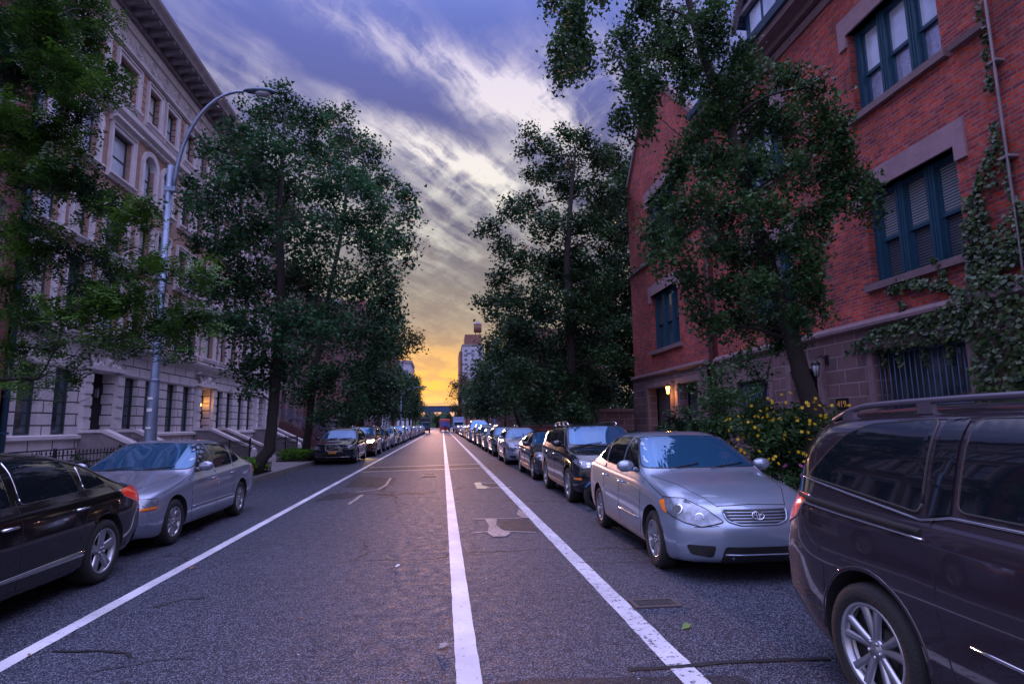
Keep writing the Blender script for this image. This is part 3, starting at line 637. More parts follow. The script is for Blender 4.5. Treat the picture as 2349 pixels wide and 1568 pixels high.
# ---------------------------------------------------------------- generic houses
gw = {'t': window_meshes('gt',1.0,1.8,trim=.1,smat='brownstone'), 'm': window_meshes('gm',1.0,1.7,trim=.12,smat='stonedk')}
def plain_house(side, Y0, w, H, wallm, trimm, label, nwin=3, stoop=True, key='t', depth=9, group='brick row houses'):
    Xf = FL if side < 0 else FR; fnf = fnL if side < 0 else fnR; mx = mtxL if side < 0 else mtxR
    r = empty('row_house', (Xf,Y0,0)); tag(r, label, 'house', group); fn = fnf(0,0)
    us = [w*(i+.5)/nwin for i in range(nwin)]; zs = []; z = 2.3
    while z+2.4 < H: zs.append(z); z += 3.1
    holes = [(u-.5,u+.5,z,z+(1.8 if key == 't' else 1.7)) for u in us for z in zs]
    if stoop: holes.remove([h for h in holes if abs((h[0]+h[1])/2-us[0])<.01 and h[2]==zs[0]][0]); holes.append((us[0]-.5,us[0]+.5,1.95,4.1))
    wall_mesh('w',None,fn,0,w,.15,H-.7,holes,0).build('wall', MT[wallm], r)
    mb = MB(); ledge(mb,fn,0,w,[(-.3,H-.7),(.12,H-.7),(.2,H-.45),(.55,H-.2),(.6,H),(-.3,H+.05)]); mb.build('cornice', MT[trimm], r)
    mb = MB(); fbox(mb,fn,0,w,.15,H-.02,-depth,-.31); mb.build('rear_block', MT[wallm], r)
    for h in holes:
        if stoop and h[2] == 1.95:
            mb = MB(); fbox(mb,fn,h[0],h[1],1.95,4.1,-.3,-.24); d = mb.build('door', MT['door'], r)
            mb = MB(); mb.ball(fn(h[0]+.15,3.0,-.22),(.03,.03,.03)); mb.build('handle', MT['galv'], d); continue
        place_window(gw[key], r, mx(0,(h[0]+h[1])/2,h[2]))
    if stoop:
        sg = 1 if side < 0 else -1; mb = MB(); n = 11; L_ = 3.3
        for i in range(n): mb.box((sg*(L_*i/n),us[0]-.8,.15),(sg*(L_*(i+1)/n),us[0]+.8,.15+1.8*(1-i/n)))
        st = mb.build('stoop', MT['maroon'] if wallm != 'limestone' else MT['stonedk'], r)
        mb = MB()
        for s_ in (-1,1):
            for q in (.55,.95):
                mb.tube([(sg*.1,us[0]+s_*.82,1.95+q),(sg*L_,us[0]+s_*.82,.15+q)],.025,6)
            for k in range(12):
                x = .1+(L_-.1)*k/11; z = 1.95-(1.8)*(k/11); mb.tube([(sg*x,us[0]+s_*.82,z),(sg*x,us[0]+s_*.82,z+.95)],.012,4)
        mb.build('railing', MT['barblue'], st)
    return r
for args in [(-1,8.6,7.4,13.2,'redbrick2','brownstone','red brick house at the left edge of the street before the drainpipe',3,False),
             (-1,41.0,6.5,13.0,'brownstone','maroon','dark brownstone house with a wide maroon stoop just past the limestone row',3,True),
             (-1,47.5,6.2,12.5,'redbrick2','maroon','brick house with blue stoop railings behind the dark parked estate car',3,True),
             (-1,53.7,6.3,13.4,'redbrick2','brownstone','brick house with a stoop just before the scaffolding',3,True),
             (-1,60.0,12,14.5,'redbrick2','stonedk','wide brick building behind the scaffolding',5,False),
             (-1,72.0,14,17,'redbrick2','brownstone','tall red brick building beyond the scaffolding on the left',6,False),
             (-1,86.0,22,20,'redbrick2','stonedk','red building with a flat cornice beside the far street lamp',8,False),
             (-1,108.0,36,19,'brownstone','stonedk','long brown building at the far left end of the street',12,False),
             (1,62.0,26,12,'redbrick2','brownstone','brick building hidden by trees on the right beyond the garden',9,False),
             (1,88.0,50,13,'brownstone','stonedk','long brown building at the far right end of the street',16,False)]:
    plain_house(*args)
# far towers over the end of the street
def tower(name, x0, x1, y, y1, H, m, label, top=None, rows=12, cols_=4, wm_='panedk'):
    r = empty(name, (0,0,0)); tag(r, label, 'building')
    mb = MB(); mb.box((x0,y,0),(x1,y1,H)); w_ = mb.build('wall', MT[m], r)
    mb = MB(); mb.box((x0-.4,y-.4,H),(x1+.4,y1+.4,H+1.2)); mb.build('parapet', MT['stonedk'], r)
    mb = MB()
    cw = (x1-x0)/cols_; rh = (H-6)/rows
    for i in range(cols_):
        for j in range(rows):
            a = x0+cw*(i+.28); b = x0+cw*(i+.72); z = 4+j*rh; mb.box((a,y-.06,z+rh*.25),(b,y+.02,z+rh*.75))
    dep = y1-y; nc = max(2,int(dep/5))
    for sx, xx in ((-1,x0),(1,x1)):
        for i in range(nc):
            for j in range(rows):
                a = y+dep*(i+.3)/nc; b = y+dep*(i+.7)/nc; z = 4+j*rh; mb.box((min(xx,xx+sx*.06)-.0,a,z+rh*.25),(max(xx,xx+sx*.06),b,z+rh*.75))
    o = mb.build('windows', MT[wm_], r); o['kind'] = 'stuff'
    return r
MT['greystone'] = mat('grey render', (.33,.33,.40), .85, var=.1, vscale=.2); MT['brownwall'] = mat('brown wall', (.16,.08,.06), .85, var=.2, vscale=.3)
t = tower('apartment_tower', 14.5, 30, 430, 470, 60, 'greystone', 'tall grey lavender apartment block at the end of the street on the right', rows=16, cols_=3)
mb = MB(); mb.box((12.2,431,0),(14.4,469,56)); mb.box((16.5,432,61.2),(29,460,69)); mb.build('brown_wing', MT['brownwall'], t)
wt = empty('water_tower', (26.5,440,69)); tag(wt, 'wooden rooftop water tower with a conical roof on the grey tower', 'water tower')
mb = MB(); mb.lathe([(0,3),(3,3),(3,9),(0,9)],20); mb.build('tank', MT['brownwall'], wt)
mb = MB(); mb.lathe([(3.3,9.01),(0.05,12)],20); mb.build('roof', MT['stonedk'], wt)
for a in range(4):
    mb = MB(); c_, s_ = math.cos(a*math.pi/2+.78), math.sin(a*math.pi/2+.78); mb.tube([(2.4*c_,2.4*s_,0),(2.4*c_,2.4*s_,3)],.2,6); mb.build('leg', MT['iron'], wt)
tower('apartment_tower', -33, -17.5, 330, 360, 34, 'brownwall', 'brown building with sunlit edge rising behind the far left trees', rows=9, cols_=4)
tower('apartment_tower', -26, -13.5, 250, 275, 28, 'greystone', 'low grey building next to the far left lamp post', rows=7, cols_=3)
tower('apartment_tower', 13, 30, 330, 350, 26, 'redbrick2', 'sunlit orange brick building below the grey tower', rows=7, cols_=4)
# elevated railway across the end
vi = empty('elevated_railway', (0,395,0)); tag(vi, 'blue steel elevated railway crossing the far end of the street', 'bridge')
MT['bluesteel'] = mat('blue steel', (.02,.045,.11), .5, var=.2, vscale=.3)
mb = MB(); mb.box((-40,-4,10.4),(40,4,14.2)); mb.build('girder', MT['bluesteel'], vi)
mb = MB(); mb.box((-40,-4.2,14.21),(40,-4.0,14.5)); 
for i in range(60): mb.box((-40+i*1.35,-4.2,14.5),(-39.9+i*1.35,-4.1,15.7))
mb.box((-40,-4.22,15.7),(40,-4.08,15.9)); mb.build('railing', MT['iron'], vi)
for x in (-22,-8.5,8.5,22):
    mb = MB(); mb.box((x-.5,-3.5,0),(x+.5,-2.5,10.39)); mb.build('column', MT['bluesteel'], vi)
    mb = MB(); mb.box((x-.5,2.5,0),(x+.5,3.5,10.39)); mb.build('column', MT['bluesteel'], vi)
# ---------------------------------------------------------------- red brick buildings on the right
def triple_window(parent, fn, a, b, z0, z1, pane_top, pane_bot, rec=.28):
    w3 = (b-a)/3; fr = MB(); fs = .10
    D = -rec
    for i in range(4):
        u = a+i*w3; u0, u1 = (u, u+.14) if i == 0 else ((u-.14, u) if i == 3 else (u-.10, u+.10))
        fbox(fr,fn,u0,u1,z0,z1,D-.06,D+.12)
        for q in (.35,.65): fbox(fr,fn,u0+(u1-u0)*q-.012,u0+(u1-u0)*q+.012,z0,z1,D+.12,D+.14)
    fbox(fr,fn,a,b,z1-.10,z1,D-.06,D+.09); fbox(fr,fn,a,b,z0,z0+.09,D-.06,D+.09)
    zm = z0+(z1-z0)*.47
    for i in range(3):
        u0, u1 = a+i*w3+.10+(.04 if i == 0 else 0), a+(i+1)*w3-.10-(.04 if i == 2 else 0)
        fbox(fr,fn,u0,u1,zm-.035,zm+.035,D-.05,D+.05)
        fbox(fr,fn,u0,u0+.045,z0+.09,zm-.035,D-.05,D+.02); fbox(fr,fn,u1-.045,u1,z0+.09,zm-.035,D-.05,D+.02)
        fbox(fr,fn,u0,u0+.04,zm+.035,z1-.1,D-.03,D+.05); fbox(fr,fn,u1-.04,u1,zm+.035,z1-.1,D-.03,D+.05)
    w = fr.build('window', MT['teal'], parent)
    for i in range(3):
        u0, u1 = a+i*w3+.10, a+(i+1)*w3-.10
        mb = MB(); mb.add([fn(u0,zm,D+.01),fn(u1,zm,D+.01),fn(u1,z1-.08,D+.01),fn(u0,z1-.08,D+.01)],[(0,1,2,3)]); mb.build('upper_pane', MT[pane_top], w)
        mb = MB(); mb.add([fn(u0,z0+.05,D-.03),fn(u1,z0+.05,D-.03),fn(u1,zm,D-.03),fn(u0,zm,D-.03)],[(0,1,2,3)]); mb.build('lower_pane', MT[pane_bot], w)
    return w
def lintel(mb, fn, a, b, z, drop=.28, h=.42, d=.05):
    fbox(mb,fn,a-.25,b+.25,z,z+h,-.3,d); fbox(mb,fn,a-.25,a-.02,z-drop,z,-.0,d); fbox(mb,fn,b+.02,b+.25,z-drop,z,-.0,d)
MT['blindsdk'] = brickmat('shaded blinds', (.10,.11,.14), (.08,.09,.12), (.02,.02,.03), 9, .055, .018, .5, .1, .3)  # darker copy of the blinds, shade put into its colour
MT['opal'] = mat('textured glass', (.40,.42,.60), .12, metal=.55, var=.25, vscale=14, bump=.5, bscale=9)
def bars(name, fn, u0, u1, z0, z1, d, parent, m='barblue', n=16):
    mb = MB()
    for i in range(n+1):
        u = u0+(u1-u0)*i/n; mb.tube([fn(u,z0,d),fn(u,z1,d)],.012,5)
    for z in (z0+.12,z0+(z1-z0)*.45,z1-.1): mb.tube([fn(u0,z,d),fn(u1,z,d)],.014,5)
    return mb.build(name, MT[m], parent)
def wall_lamp(loc, label, lit, e=14):
    r = empty('wall_lantern', loc); tag(r, label, 'lantern')
    mb = MB(); mb.tube([(.16,0,.25),(.0,0,.34),(-.12,0,.3),(-.14,0,.22)],.014,6); mb.box((.13,-.05,.15),(.16,.05,.36)); mb.build('bracket', MT['iron'], r)
    mb = MB(); mb.lathe([(.015,.25),(.11,.16),(.105,.14)],8,fn=lambda r_,c,s,h:(-.14+r_*c,r_*s,h)); mb.lathe([(.055,-.13),(.0,-.16)],8,fn=lambda r_,c,s,h:(-.14+r_*c,r_*s,h))
    for k in range(6): a=k*math.pi/3; mb.tube([(-.14+.055*math.cos(a),.055*math.sin(a),-.13),(-.14+.1*math.cos(a),.1*math.sin(a),.14)],.008,4)
    mb.build('cage', MT['iron'], r)
    mb = MB(); mb.lathe([(.0,-.125),(.048,-.12),(.088,.13),(0,.135)],8,fn=lambda r_,c,s,h:(-.14+r_*c,r_*s,h)); mb.build('lamp_glass', MT['lit' if lit else 'lensoff'], r)
    if lit:
        pl = bpy.data.lights.new('lantern_light','POINT'); pl.energy = e; pl.color = (1,.42,.10); pl.shadow_soft_size = .06; po = bpy.data.objects.new('lantern_light', pl); col.objects.link(po); po.parent = r; po.location = (-.18,0,-.2)
    return r
# main building with the dormer
R1 = empty('brick_building', (FR,0,0)); tag(R1, 'large red brick building with brownstone base, triple windows and a blue dormer', 'building')
fn = fnR(0,0); YA, YB = -6.0, 17.62
trip = [(8.52,10.72),(13.3,15.4),(2.6,4.9),(-3.4,-1.1)]
holes = []
for a, b in trip: holes += [(a,b,4.36,6.28),(a,b,8.05,9.98)]
for a, b in trip[:2]: pass
wall_mesh('w',None,fn,YA,YB,3.6,11.35,holes,0).build('brick_wall', MT['redbrick'], R1)
gh = [(8.6,10.75,.95,3.0),(12.5,13.55,.17,2.82,.9),(14.6,16.3,.95,2.75),(2.6,4.9,.95,3.0)]
wall_mesh('w',None,fn,YA,YB,.15,3.45,gh,.10).build('stone_base', MT['brownblock'], R1)
mb = MB(); ledge(mb,fn,YA,YB,[(.0,3.45),(.12,3.45),(.2,3.50),(.2,3.56),(.08,3.66),(0,3.66)]); mb.build('string_course', MT['brownstone'], R1); mb = MB()
ledge(mb,fn,7.66,8.3,[(0,7.9),(.1,7.92),(.12,8.02),(0,8.05)]); mb.build('string_course', MT['brownstone'], R1); mb = MB(); ledge(mb,fn,YA,7.66,[(0,8.65),(.14,8.68),(.16,8.8),(0,8.84)]); mb.build('string_course', MT['brownstone'], R1); mb = MB(); ledge(mb,fn,10.95,YB,[(0,7.9),(.1,7.92),(.12,8.02),(0,8.05)])
mb.build('string_course', MT['brownstone'], R1)
for a, b in trip:
    for z0, z1, t_, b_ in ((4.36,6.28,'blinds','blindsdk'),(8.05,9.98,'pane','opal')):
        triple_window(R1, fn, a, b, z0, z1, t_, b_)
        mb = MB(); lintel(mb,fn,a,b,z1); mb.build('lintel', MT['lintel'], R1)
        mb = MB(); fbox(mb,fn,a-.12,b+.12,z0-.14,z0,-.28,.1); mb.build('sill', MT['brownstone'], R1)
for a, b, c_, e in [gh[0][:4], gh[2][:4], gh[3][:4]]:
    mb = MB(); fbox(mb,fn,a,b,c_,e,-.3,-.2); o = mb.build('barred_window', MT['panedk'], R1)
    bars('bars', fn, a+.05, b-.05, c_, e, .04, o)
    mb = MB(); fbox(mb,fn,a-.16,a,c_-.1,e+.2,.1,.16); fbox(mb,fn,b,b+.16,c_-.1,e+.2,.1,.16); fbox(mb,fn,a,b,e,e+.2,.1,.16); mb.build('jamb', MT['brownstone'], o)
mb = MB(); fbox(mb,fn,12.5,13.55,.17,2.82,-.86,-.8); d = mb.build('door', MT['teal'], R1)
mb = MB(); fbox(mb,fn,12.62,13.43,1.3,2.6,-.798,-.79); mb.build('door_pane', MT['panedk'], d); mb = MB(); mb.ball(fn(12.66,1.2,-.77),.035); mb.build('handle', MT['galv'], d)
mb = MB(); fbox(mb,fn,12.3,12.5,.15,3.0,.1,.18); fbox(mb,fn,13.55,13.75,.15,3.0,.1,.18); fbox(mb,fn,12.5,13.55,2.82,3.0,.1,.18); mb.build('door_surround', MT['brownstone'], R1)
mb = MB(); ledge(mb,fn,YA,YB,[(-.3,11.1),(.05,11.1),(.07,11.3),(-.3,11.35)]); ledge(mb,fn,YA,YB,[(-.3,11.36),(.18,11.36),(.2,11.5),(.48,11.56),(.50,11.72),(-.3,11.75)]); mb.build('cornice', MT['brownstone'], R1)
mb = MB(); ledge(mb,fn,YA,YB,[(.3,11.74),(.58,11.74),(.62,11.93),(.56,11.93),(.53,11.80),(.3,11.80)]); mb.build('gutter', MT['barblue'], R1)
mb = MB(); ledge(mb,fn,YA,YB,[(.34,11.81),(-4.5,17.2),(-4.5,17.0),(.0,11.76)]); mb.build('roof', MT['slate'], R1)
mb = MB(); fbox(mb,fn,YA,YB,.15,11.7,-10,-.32); mb.build('rear_block', MT['dark'], R1)
# dormer
dm = MB(); Y1, Y2 = 13.3, 15.1; zc = 12.2; zt = 13.9; yp = (Y1+Y2)/2
fbox(dm,fn,Y1,Y2,zc,zt,-3.2,-.28); dm.prism([(Y1-.0,zt),(Y2+.0,zt),(yp,zt+1.15)], lambda u,v,w: fn(u,v,w), -3.2, -.28); do = dm.build('dormer', MT['teal'], R1)
mb = MB()
for s_ in (-1,1):
    e = Y1-.3 if s_ < 0 else Y2+.3
    mb.prism([(yp,zt+1.42),(e,zt-.22),(e,zt-.36),(yp,zt+1.26)] , lambda u,v,w: fn(u,v,w), -4.5, .0)
mb.build('dormer_roof', MT['slate'], do)
mb = MB()
for s_ in (-1,1):
    e = Y1-.34 if s_ < 0 else Y2+.34
    mb.prism([(yp,zt+1.30),(e,zt-.34),(e,zt-.52),(yp,zt+1.10)], lambda u,v,w: fn(u,v,w), -.12, .05)
for u in (yp-.35,yp,yp+.35): fbox(mb,fn,u-.03,u+.03,zt-.1,zt+.95-abs(u-yp),-.275,-.2)
fbox(mb,fn,Y1,Y2,zt-.12,zt+.02,-.275,-.12); mb.build('bargeboard', MT['stonedk'], do)
mb = MB()
for a,b in ((Y1+.25,yp-.06),(yp+.06,Y2-.25)): mb.add([fn(a,zc+.3,-.27),fn(b,zc+.3,-.27),fn(b,zt-.22,-.27),fn(a,zt-.22,-.27)],[(0,1,2,3)])
mb.build('dormer_window', MT['pane'], do)
# gabled building
R2 = empty('gabled_building', (FR,0,0)); tag(R2, 'red brick building with a steep street gable and slate roof beside the trees', 'building')
GA, GB = 17.95, 25.35; gp = (GA+GB)/2+.15
holes = [(20.1,22.85,4.5,6.8),(20.1,22.85,8.6,10.9)]
wall_mesh('w',None,fn,GA,GB,3.6,12.3,holes,.18).build('brick_wall', MT['redbrick'], R2)
mb = MB(); mb.prism([(GA,12.3),(GB,12.3),(gp,16.0)], lambda u,v,w: fn(u,v,w), -.2, .18); 
fbox(mb,fn,GB-.02,GB,.15,12.3,-10,.178); fbox(mb,fn,GA,GA+.02,3.6,12.3,-.3,.178); mb.build('gable_wall', MT['redbrick'], R2)
wall_mesh('w',None,fn,GA,GB,.15,3.45,[(20.9,23.3,.2,3.0),(18.5,20.2,.2,3.0)],.26).build('stone_base', MT['brownblock'], R2)
mb = MB(); ledge(mb,fn,GA,GB,[(.18,3.45),(.30,3.46),(.38,3.52),(.36,3.6),(.18,3.66)]); mb.build('string_course', MT['brownstone'], R2); mb = MB(); ledge(mb,fn,GA,GB,[(.18,8.2),(.3,8.22),(.3,8.34),(.18,8.38)]); mb.build('string_course', MT['brownstone'], R2)
mb = MB()
for e, z in ((GA-.1,12.15),(GB+.1,12.15)):
    mb.prism([(gp,16.35),(e,z+.15),(e,z-.1),(gp,16.02)], lambda u,v,w: fn(u,v,w), -.1, .28)
mb.build('gable_coping', MT['brownstone'], R2)
mb = MB()
for e, z in ((GA-.05,12.1),(GB+.05,12.1)):
    mb.prism([(gp,16.12),(e,z+.05),(e,z-.1),(gp,15.95)], lambda u,v,w: fn(u,v,w), -8, -.1)
mb.build('roof', MT['slate'], R2)
for z0, z1 in ((4.5,6.8),(8.6,10.9)):
    triple_window(R2, lambda u,z,d: fn(u,z,d+.18), 20.1, 22.85, z0, z1, 'panedk', 'panedk')
    mb = MB(); lintel(mb,lambda u,z,d: fn(u,z,d+.18),20.1,22.85,z1); mb.build('lintel', MT['lintel'], R2)
    mb = MB(); fbox(mb,fn,19.9,23.05,z0-.15,z0,-.1,.3); mb.build('sill', MT['brownstone'], R2)
for a,b in ((20.9,23.3),(18.5,20.2)):
    mb = MB(); fbox(mb,fn,a,b,.2,3.0,-.3,-.1); d = mb.build('door', MT['frame'], R2)
    mb = MB(); fbox(mb,fn,a+.2,b-.2,.9,2.8,-.098,-.09); mb.build('door_pane', MT['panedk'], d)
    mb = MB(); fbox(mb,fn,a-.2,a,.15,3.2,.26,.36); fbox(mb,fn,b,b+.2,.15,3.2,.26,.36); fbox(mb,fn,a,b,3.0,3.2,.26,.36); mb.build('door_surround', MT['brownstone'], R2)
mb = MB(); fbox(mb,fn,GA,GB-.02,.15,12.2,-10,-.32); mb.build('rear_block', MT['dark'], R2)
mb = MB(); mb.tube([(FR-.12,17.78,.15),(FR-.12,17.78,12)],.07,8); tag(mb.build('drainpipe', MT['maroon']), 'dark downpipe in the joint between the two red brick buildings', 'drainpipe')
mb = MB(); mb.tube([(FR-.10,7.55,.15),(FR-.10,7.55,11.3)],.022,8); mb.tube([(FR-.16,7.50,.15),(FR-.16,7.50,11.3)],.012,6)
for z in (1,3.7,5.6,7.2,9.4): mb.box((FR-.16,7.46,z),(FR,7.62,z+.04))
tag(mb.build('conduit', MT['stonedk']), 'thin grey conduit running up the brick wall at the right edge', 'pipe')
wall_lamp(tuple(at(1536,890,20.4))[0:1] and (FR-.42,20.55,2.78), 'lit orange wall lantern between the two doorways of the gabled building', True, 16)
wall_lamp((FR-.26,12.2,2.72), 'unlit black wall lantern above the house number on the stone base', False)
# house number plate
mb = MB(); mb.box((FR-.135,11.62,1.82),(FR-.10,11.98,2.08)); pl_ = mb.build('number_plate', MT['iron']); tag(pl_, 'small dark plate reading 419 in gold on the brownstone wall', 'sign')
tx = bpy.data.curves.new('digits','FONT'); tx.body = '419'; tx.size = .2; tx.extrude = .003; tx.align_x = 'CENTER'; tx.align_y = 'CENTER'
MT['gold'] = mat('gold paint', (.70,.38,.10), .4); tx.materials.append(MT['gold'])
to = bpy.data.objects.new('house_number', tx); col.objects.link(to); dg = bpy.context.evaluated_depsgraph_get()
me = bpy.data.meshes.new_from_object(to.evaluated_get(dg)); bpy.data.objects.remove(to)
o = link('digits', me, pl_); o.matrix_local = Matrix(((0,0,-1,FR-.14),(-1,0,0,11.80),(0,1,0,1.95),(0,0,0,1)))
# garden walls
gwl = empty('garden_wall', (0,0,0)); tag(gwl, 'rough brownstone wall with a coping standing out from the gabled building', 'wall')
mb = MB(); mb.box((7.0,25.4,.15),(8.9,25.9,2.10)); mb.build('stonework', MT['brownblock'], gwl)
mb = MB(); mb.box((6.92,25.32,2.101),(8.95,25.98,2.24)); mb.build('coping', MT['brownstone'], gwl)
gwl = empty('garden_wall', (0,0,0)); tag(gwl, 'long low red brick wall along the right pavement under the trees', 'wall')
mb = MB(); mb.box((7.0,26,.15),(7.3,61.5,1.42)); mb.build('brickwork', MT['redbrick'], gwl)
mb = MB(); mb.box((6.93,26,1.421),(7.37,61.5,1.54)); mb.build('coping', MT['maroon'], gwl)
# ---------------------------------------------------------------- iron fences
def fence(x, y0, y1, z1, label, step=.14, orn=False, z0=.15):
    r = empty('iron_fence', (x,y0,0)); tag(r, label, 'fence')
    mb = MB(); L_ = y1-y0; n = int(L_/step)
    for i in range(n+1):
        y = L_*i/n; mb.tube([(0,y,z0+.08),(0,y,z1)],.010,4); mb.lathe([(.001,.10),(.02,.03),(.008,0)],5,fn=lambda r_,c,s,h,y=y:(r_*c,y+r_*s,z1+h))
        if orn: mb.ball((0,y+step/2,z1-.10),(.008,.045,.045),n=6,m_=4)
    mb.build('pickets', MT['iron'], r)
    mb = MB()
    for z in (z0+.12,z1-.22,z1-.04): mb.box((-.02,0,z),(.02,L_,z+.025))
    mb.build('rail', MT['iron'], r)
    k = max(1,int(L_/2.2))
    for i in range(k+1):
        mb = MB(); y = L_*i/k; mb.box((-.03,y-.03,z0),(.03,y+.03,z1+.06)); mb.ball((0,y,z1+.1),.045); mb.build('post', MT['iron'], r)
    return r
fence(-8.15,8.5,18.6,1.08,'black spear topped railing in front of the nearest limestone house')
fence(-8.35,21.9,26.9,1.0,'black railing between the stoop with the unlit lantern and the lit doorway')
fence(-8.35,30.2,35.3,1.0,'black railing between the second and third limestone stoops')
fence(6.3,13.2,21.5,1.28,'black ornamental railing with ring finials behind the silver sedan',.12,True)
# ================================================================ vehicles
def paintmat(name, color, flake=.0, rough=.22, metal=.35, sp=.4):
    mt = mat(name, color, rough, metal=metal, coat=1.0, objcol=True, spec=sp); return mt
MT['paint'] = paintmat('car paint', (.5,.5,.5), rough=.28, metal=.55)
MT['paintdark'] = paintmat('dark car paint', (.05,.05,.05), rough=.10, metal=.0, sp=.22)
MT['carglass'] = mat('tinted car glass', (.006,.008,.012), .02, spec=.8)
MT['windshield'] = mat('windscreen glass', (.035,.13,.26), .02, metal=.60, spec=.8)
MT['tyre'] = mat('tyre rubber', (.014,.014,.015), .85, var=.2, bump=.3, bscale=60)
MT['alloy'] = mat('alloy rim', (.42,.43,.47), .3, metal=.85, var=.08)
MT['chrome'] = mat('chrome', (.75,.76,.80), .12, metal=1.0)
MT['trim'] = mat('black plastic trim', (.012,.012,.014), .5)
MT['seam'] = mat('panel gap', (.004,.004,.005), .8)
MT['headlight'] = mat('headlamp lens', (.17,.20,.25), .06, metal=.4, coat=1, var=.6, vscale=11)
MT['reflector'] = mat('headlamp reflector', (.75,.78,.85), .15, metal=.9)
MT['amber'] = mat('amber lens', (.85,.20,.02), .2, coat=1)
MT['redlens'] = mat('red tail lens', (.75,.03,.02), .15, coat=1, emis=(1,.05,.02), estr=.12)
MT['plate'] = mat('orange plate', (.75,.33,.05), .5)
MT['platew'] = mat('white plate', (.6,.6,.62), .5)
MT['headlit'] = mat('lit headlamp', (1,.7,.3), .3, emis=(1,.62,.22), estr=14)
MT['disc'] = mat('wheel well', (.02,.02,.022), .7)

def curve(pts, sm=.05):
    P = sorted(pts); xs = np.array([p[0] for p in P]); ys = np.array([p[1] for p in P])
    g = np.linspace(xs[0]-.5, xs[-1]+.5, 1200); v = np.interp(g, xs, ys); h = g[1]-g[0]
    k = np.exp(-.5*(np.arange(-60,61)*h/sm)**2); k /= k.sum(); v = np.convolve(np.pad(v,60,'edge'), k, 'valid')
    return lambda y: float(np.interp(y, g, v))
def car_body(P):
    L, Wd = P['L'], P['W']/2; top = curve(P['top'], P.get('smt',.06)); sh = curve(P['shoulder'], .10); bot = curve(P['bottom'], .08)
    wid = curve(P.get('width', [(-L/2,.90),(-L/2+.45,.975),(-L*.2,1),(L*.2,1),(L/2-.4,.975),(L/2,.91)]), .12)
    y0, y1 = -L/2, L/2
    t = np.linspace(0,1,62); ys = list(y0+(y1-y0)*t); ys += [y0+a for a in (.004,.015,.03,.05,.08,.11,.15)]+[y1-a for a in (.004,.015,.03,.05,.08,.11,.15)]; ys = sorted(ys)
    kf, kr, Df = P.get('kf',.26), P.get('kr',.20), .85
    pf = curve(P['noseprof'], .03); pr = curve(P['tailprof'], .03)
    Hc = max(top(y)-sh(y) for y in ys); tb = P.get('tumble',.20)
    def section(y):
        w = Wd*wid(y); zt, zs, zb = top(y), sh(y), bot(y); zs = min(zs, zt-.015); H = zt-zs
        mid = zb+(zs-zb)*.55
        pts = [(w-.16,zb),(w-.06,zb+.012),(w-.028,zb+.06),(w-.010,zb+.16),(w-.004,zb+.5*(mid-zb)+.05),(w,mid-.02),(w+.004,mid+.035),(w-.004,mid+.09),(w-.012,zs-.11),(w-.022,zs-.05),(w-.04,zs-.015)]
        s = min(1,max(0,H/.42)); n = 2.3+3.6*s*s*(3-2*s); ws = w-.055
        pts.append((ws,zs))
        for k in range(1,15):
            a = math.pi/2*(k/14)
            # spread samples evenly round the corner
            c_, s_ = math.cos(a), math.sin(a); yy = ws*(abs(c_)**(2/n)) if k < 14 else 0; zz_ = zs+H*(abs(s_)**(2/n))
            yy *= 1-tb*(zz_-zs)/max(Hc,.01)
            pts.append((yy,zz_))
        return pts, (zb+zt)/2
    rings = []
    for y in ys:
        pts, zc = section(y); r = .085
        e = min(y-y0, y1-y)
        if e < r:
            q = 1-e/r; ins = r*(1-math.sqrt(max(0,1-q*q)))*.8
            zt_, zb_ = pts[-1][1], pts[0][1]; w_ = max(p[0] for p in pts)
            sx, sz = (w_-ins)/w_, ((zt_-zb_)/2-ins)/((zt_-zb_)/2)
            pts = [(a*sx, zc+(b-zc)*sz) for a,b in pts]
        bf = max(0,1-(y-y0)/Df)**2; br = max(0,1-(y1-y)/Df)**2
        ring = []
        full = pts+[(-a,b) for a,b in reversed(pts[:-1])]
        full.append((-pts[0][0]*.5,pts[0][1])); full.append((pts[0][0]*.5,pts[0][1]))
        for a,b in full:
            la = min(1,abs(a)/Wd)
            yy = y+bf*(kf*la**2.4+pf(b))-br*(kr*la**2.4+pr(b)); ring.append((a,yy,b))
        rings.append(ring)
    n = len(rings[0]); vs = [v for r in rings for v in r]
    fs = [(i*n+j,(i)*n+(j+1)%n,(i+1)*n+(j+1)%n,(i+1)*n+j) for i in range(len(rings)-1) for j in range(n)]
    # end caps: shrinking rings that follow the nose / tail surface
    for end in (0,1):
        base = 0 if end == 0 else (len(rings)-1)*n; pts, zc = section(ys[0] if end == 0 else ys[-1]); prev = base
        R = rings[0] if end == 0 else rings[-1]; cz = sum(p[2] for p in R)/n
        for s_ in (.92,.8,.66,.5,.34,.18):
            b0 = len(vs)
            for a,_,b in R:
                a2, b2 = a*s_, cz+(b-cz)*s_; la = min(1,abs(a2)/Wd)
                vs.append((a2, y0+kf*la**2.4+pf(b2) if end == 0 else y1-kr*la**2.4-pr(b2), b2))
            for j in range(n):
                q = (prev+j,b0+j,b0+(j+1)%n,prev+(j+1)%n); fs.append(q if end == 0 else q[::-1])
            prev = b0
        c = len(vs); vs.append((0, y0+pf(cz) if end == 0 else y1-pr(cz), cz))
        for j in range(n):
            q = (prev+j,c,prev+(j+1)%n); fs.append(q if end == 0 else q[::-1])
    me = bpy.data.meshes.new('body'); me.from_pydata(vs, [], fs); me.materials.append(MT[P['paint']]); me.materials.append(MT['disc'])
    bm = bmesh.new(); bm.from_mesh(me); bmesh.ops.recalc_face_normals(bm, faces=bm.faces); 
    for f in bm.faces: f.smooth = True
    bm.to_mesh(me); bm.free()
    o = link('body', me)
    # wheel openings
    cut = MB(); R = P['R']
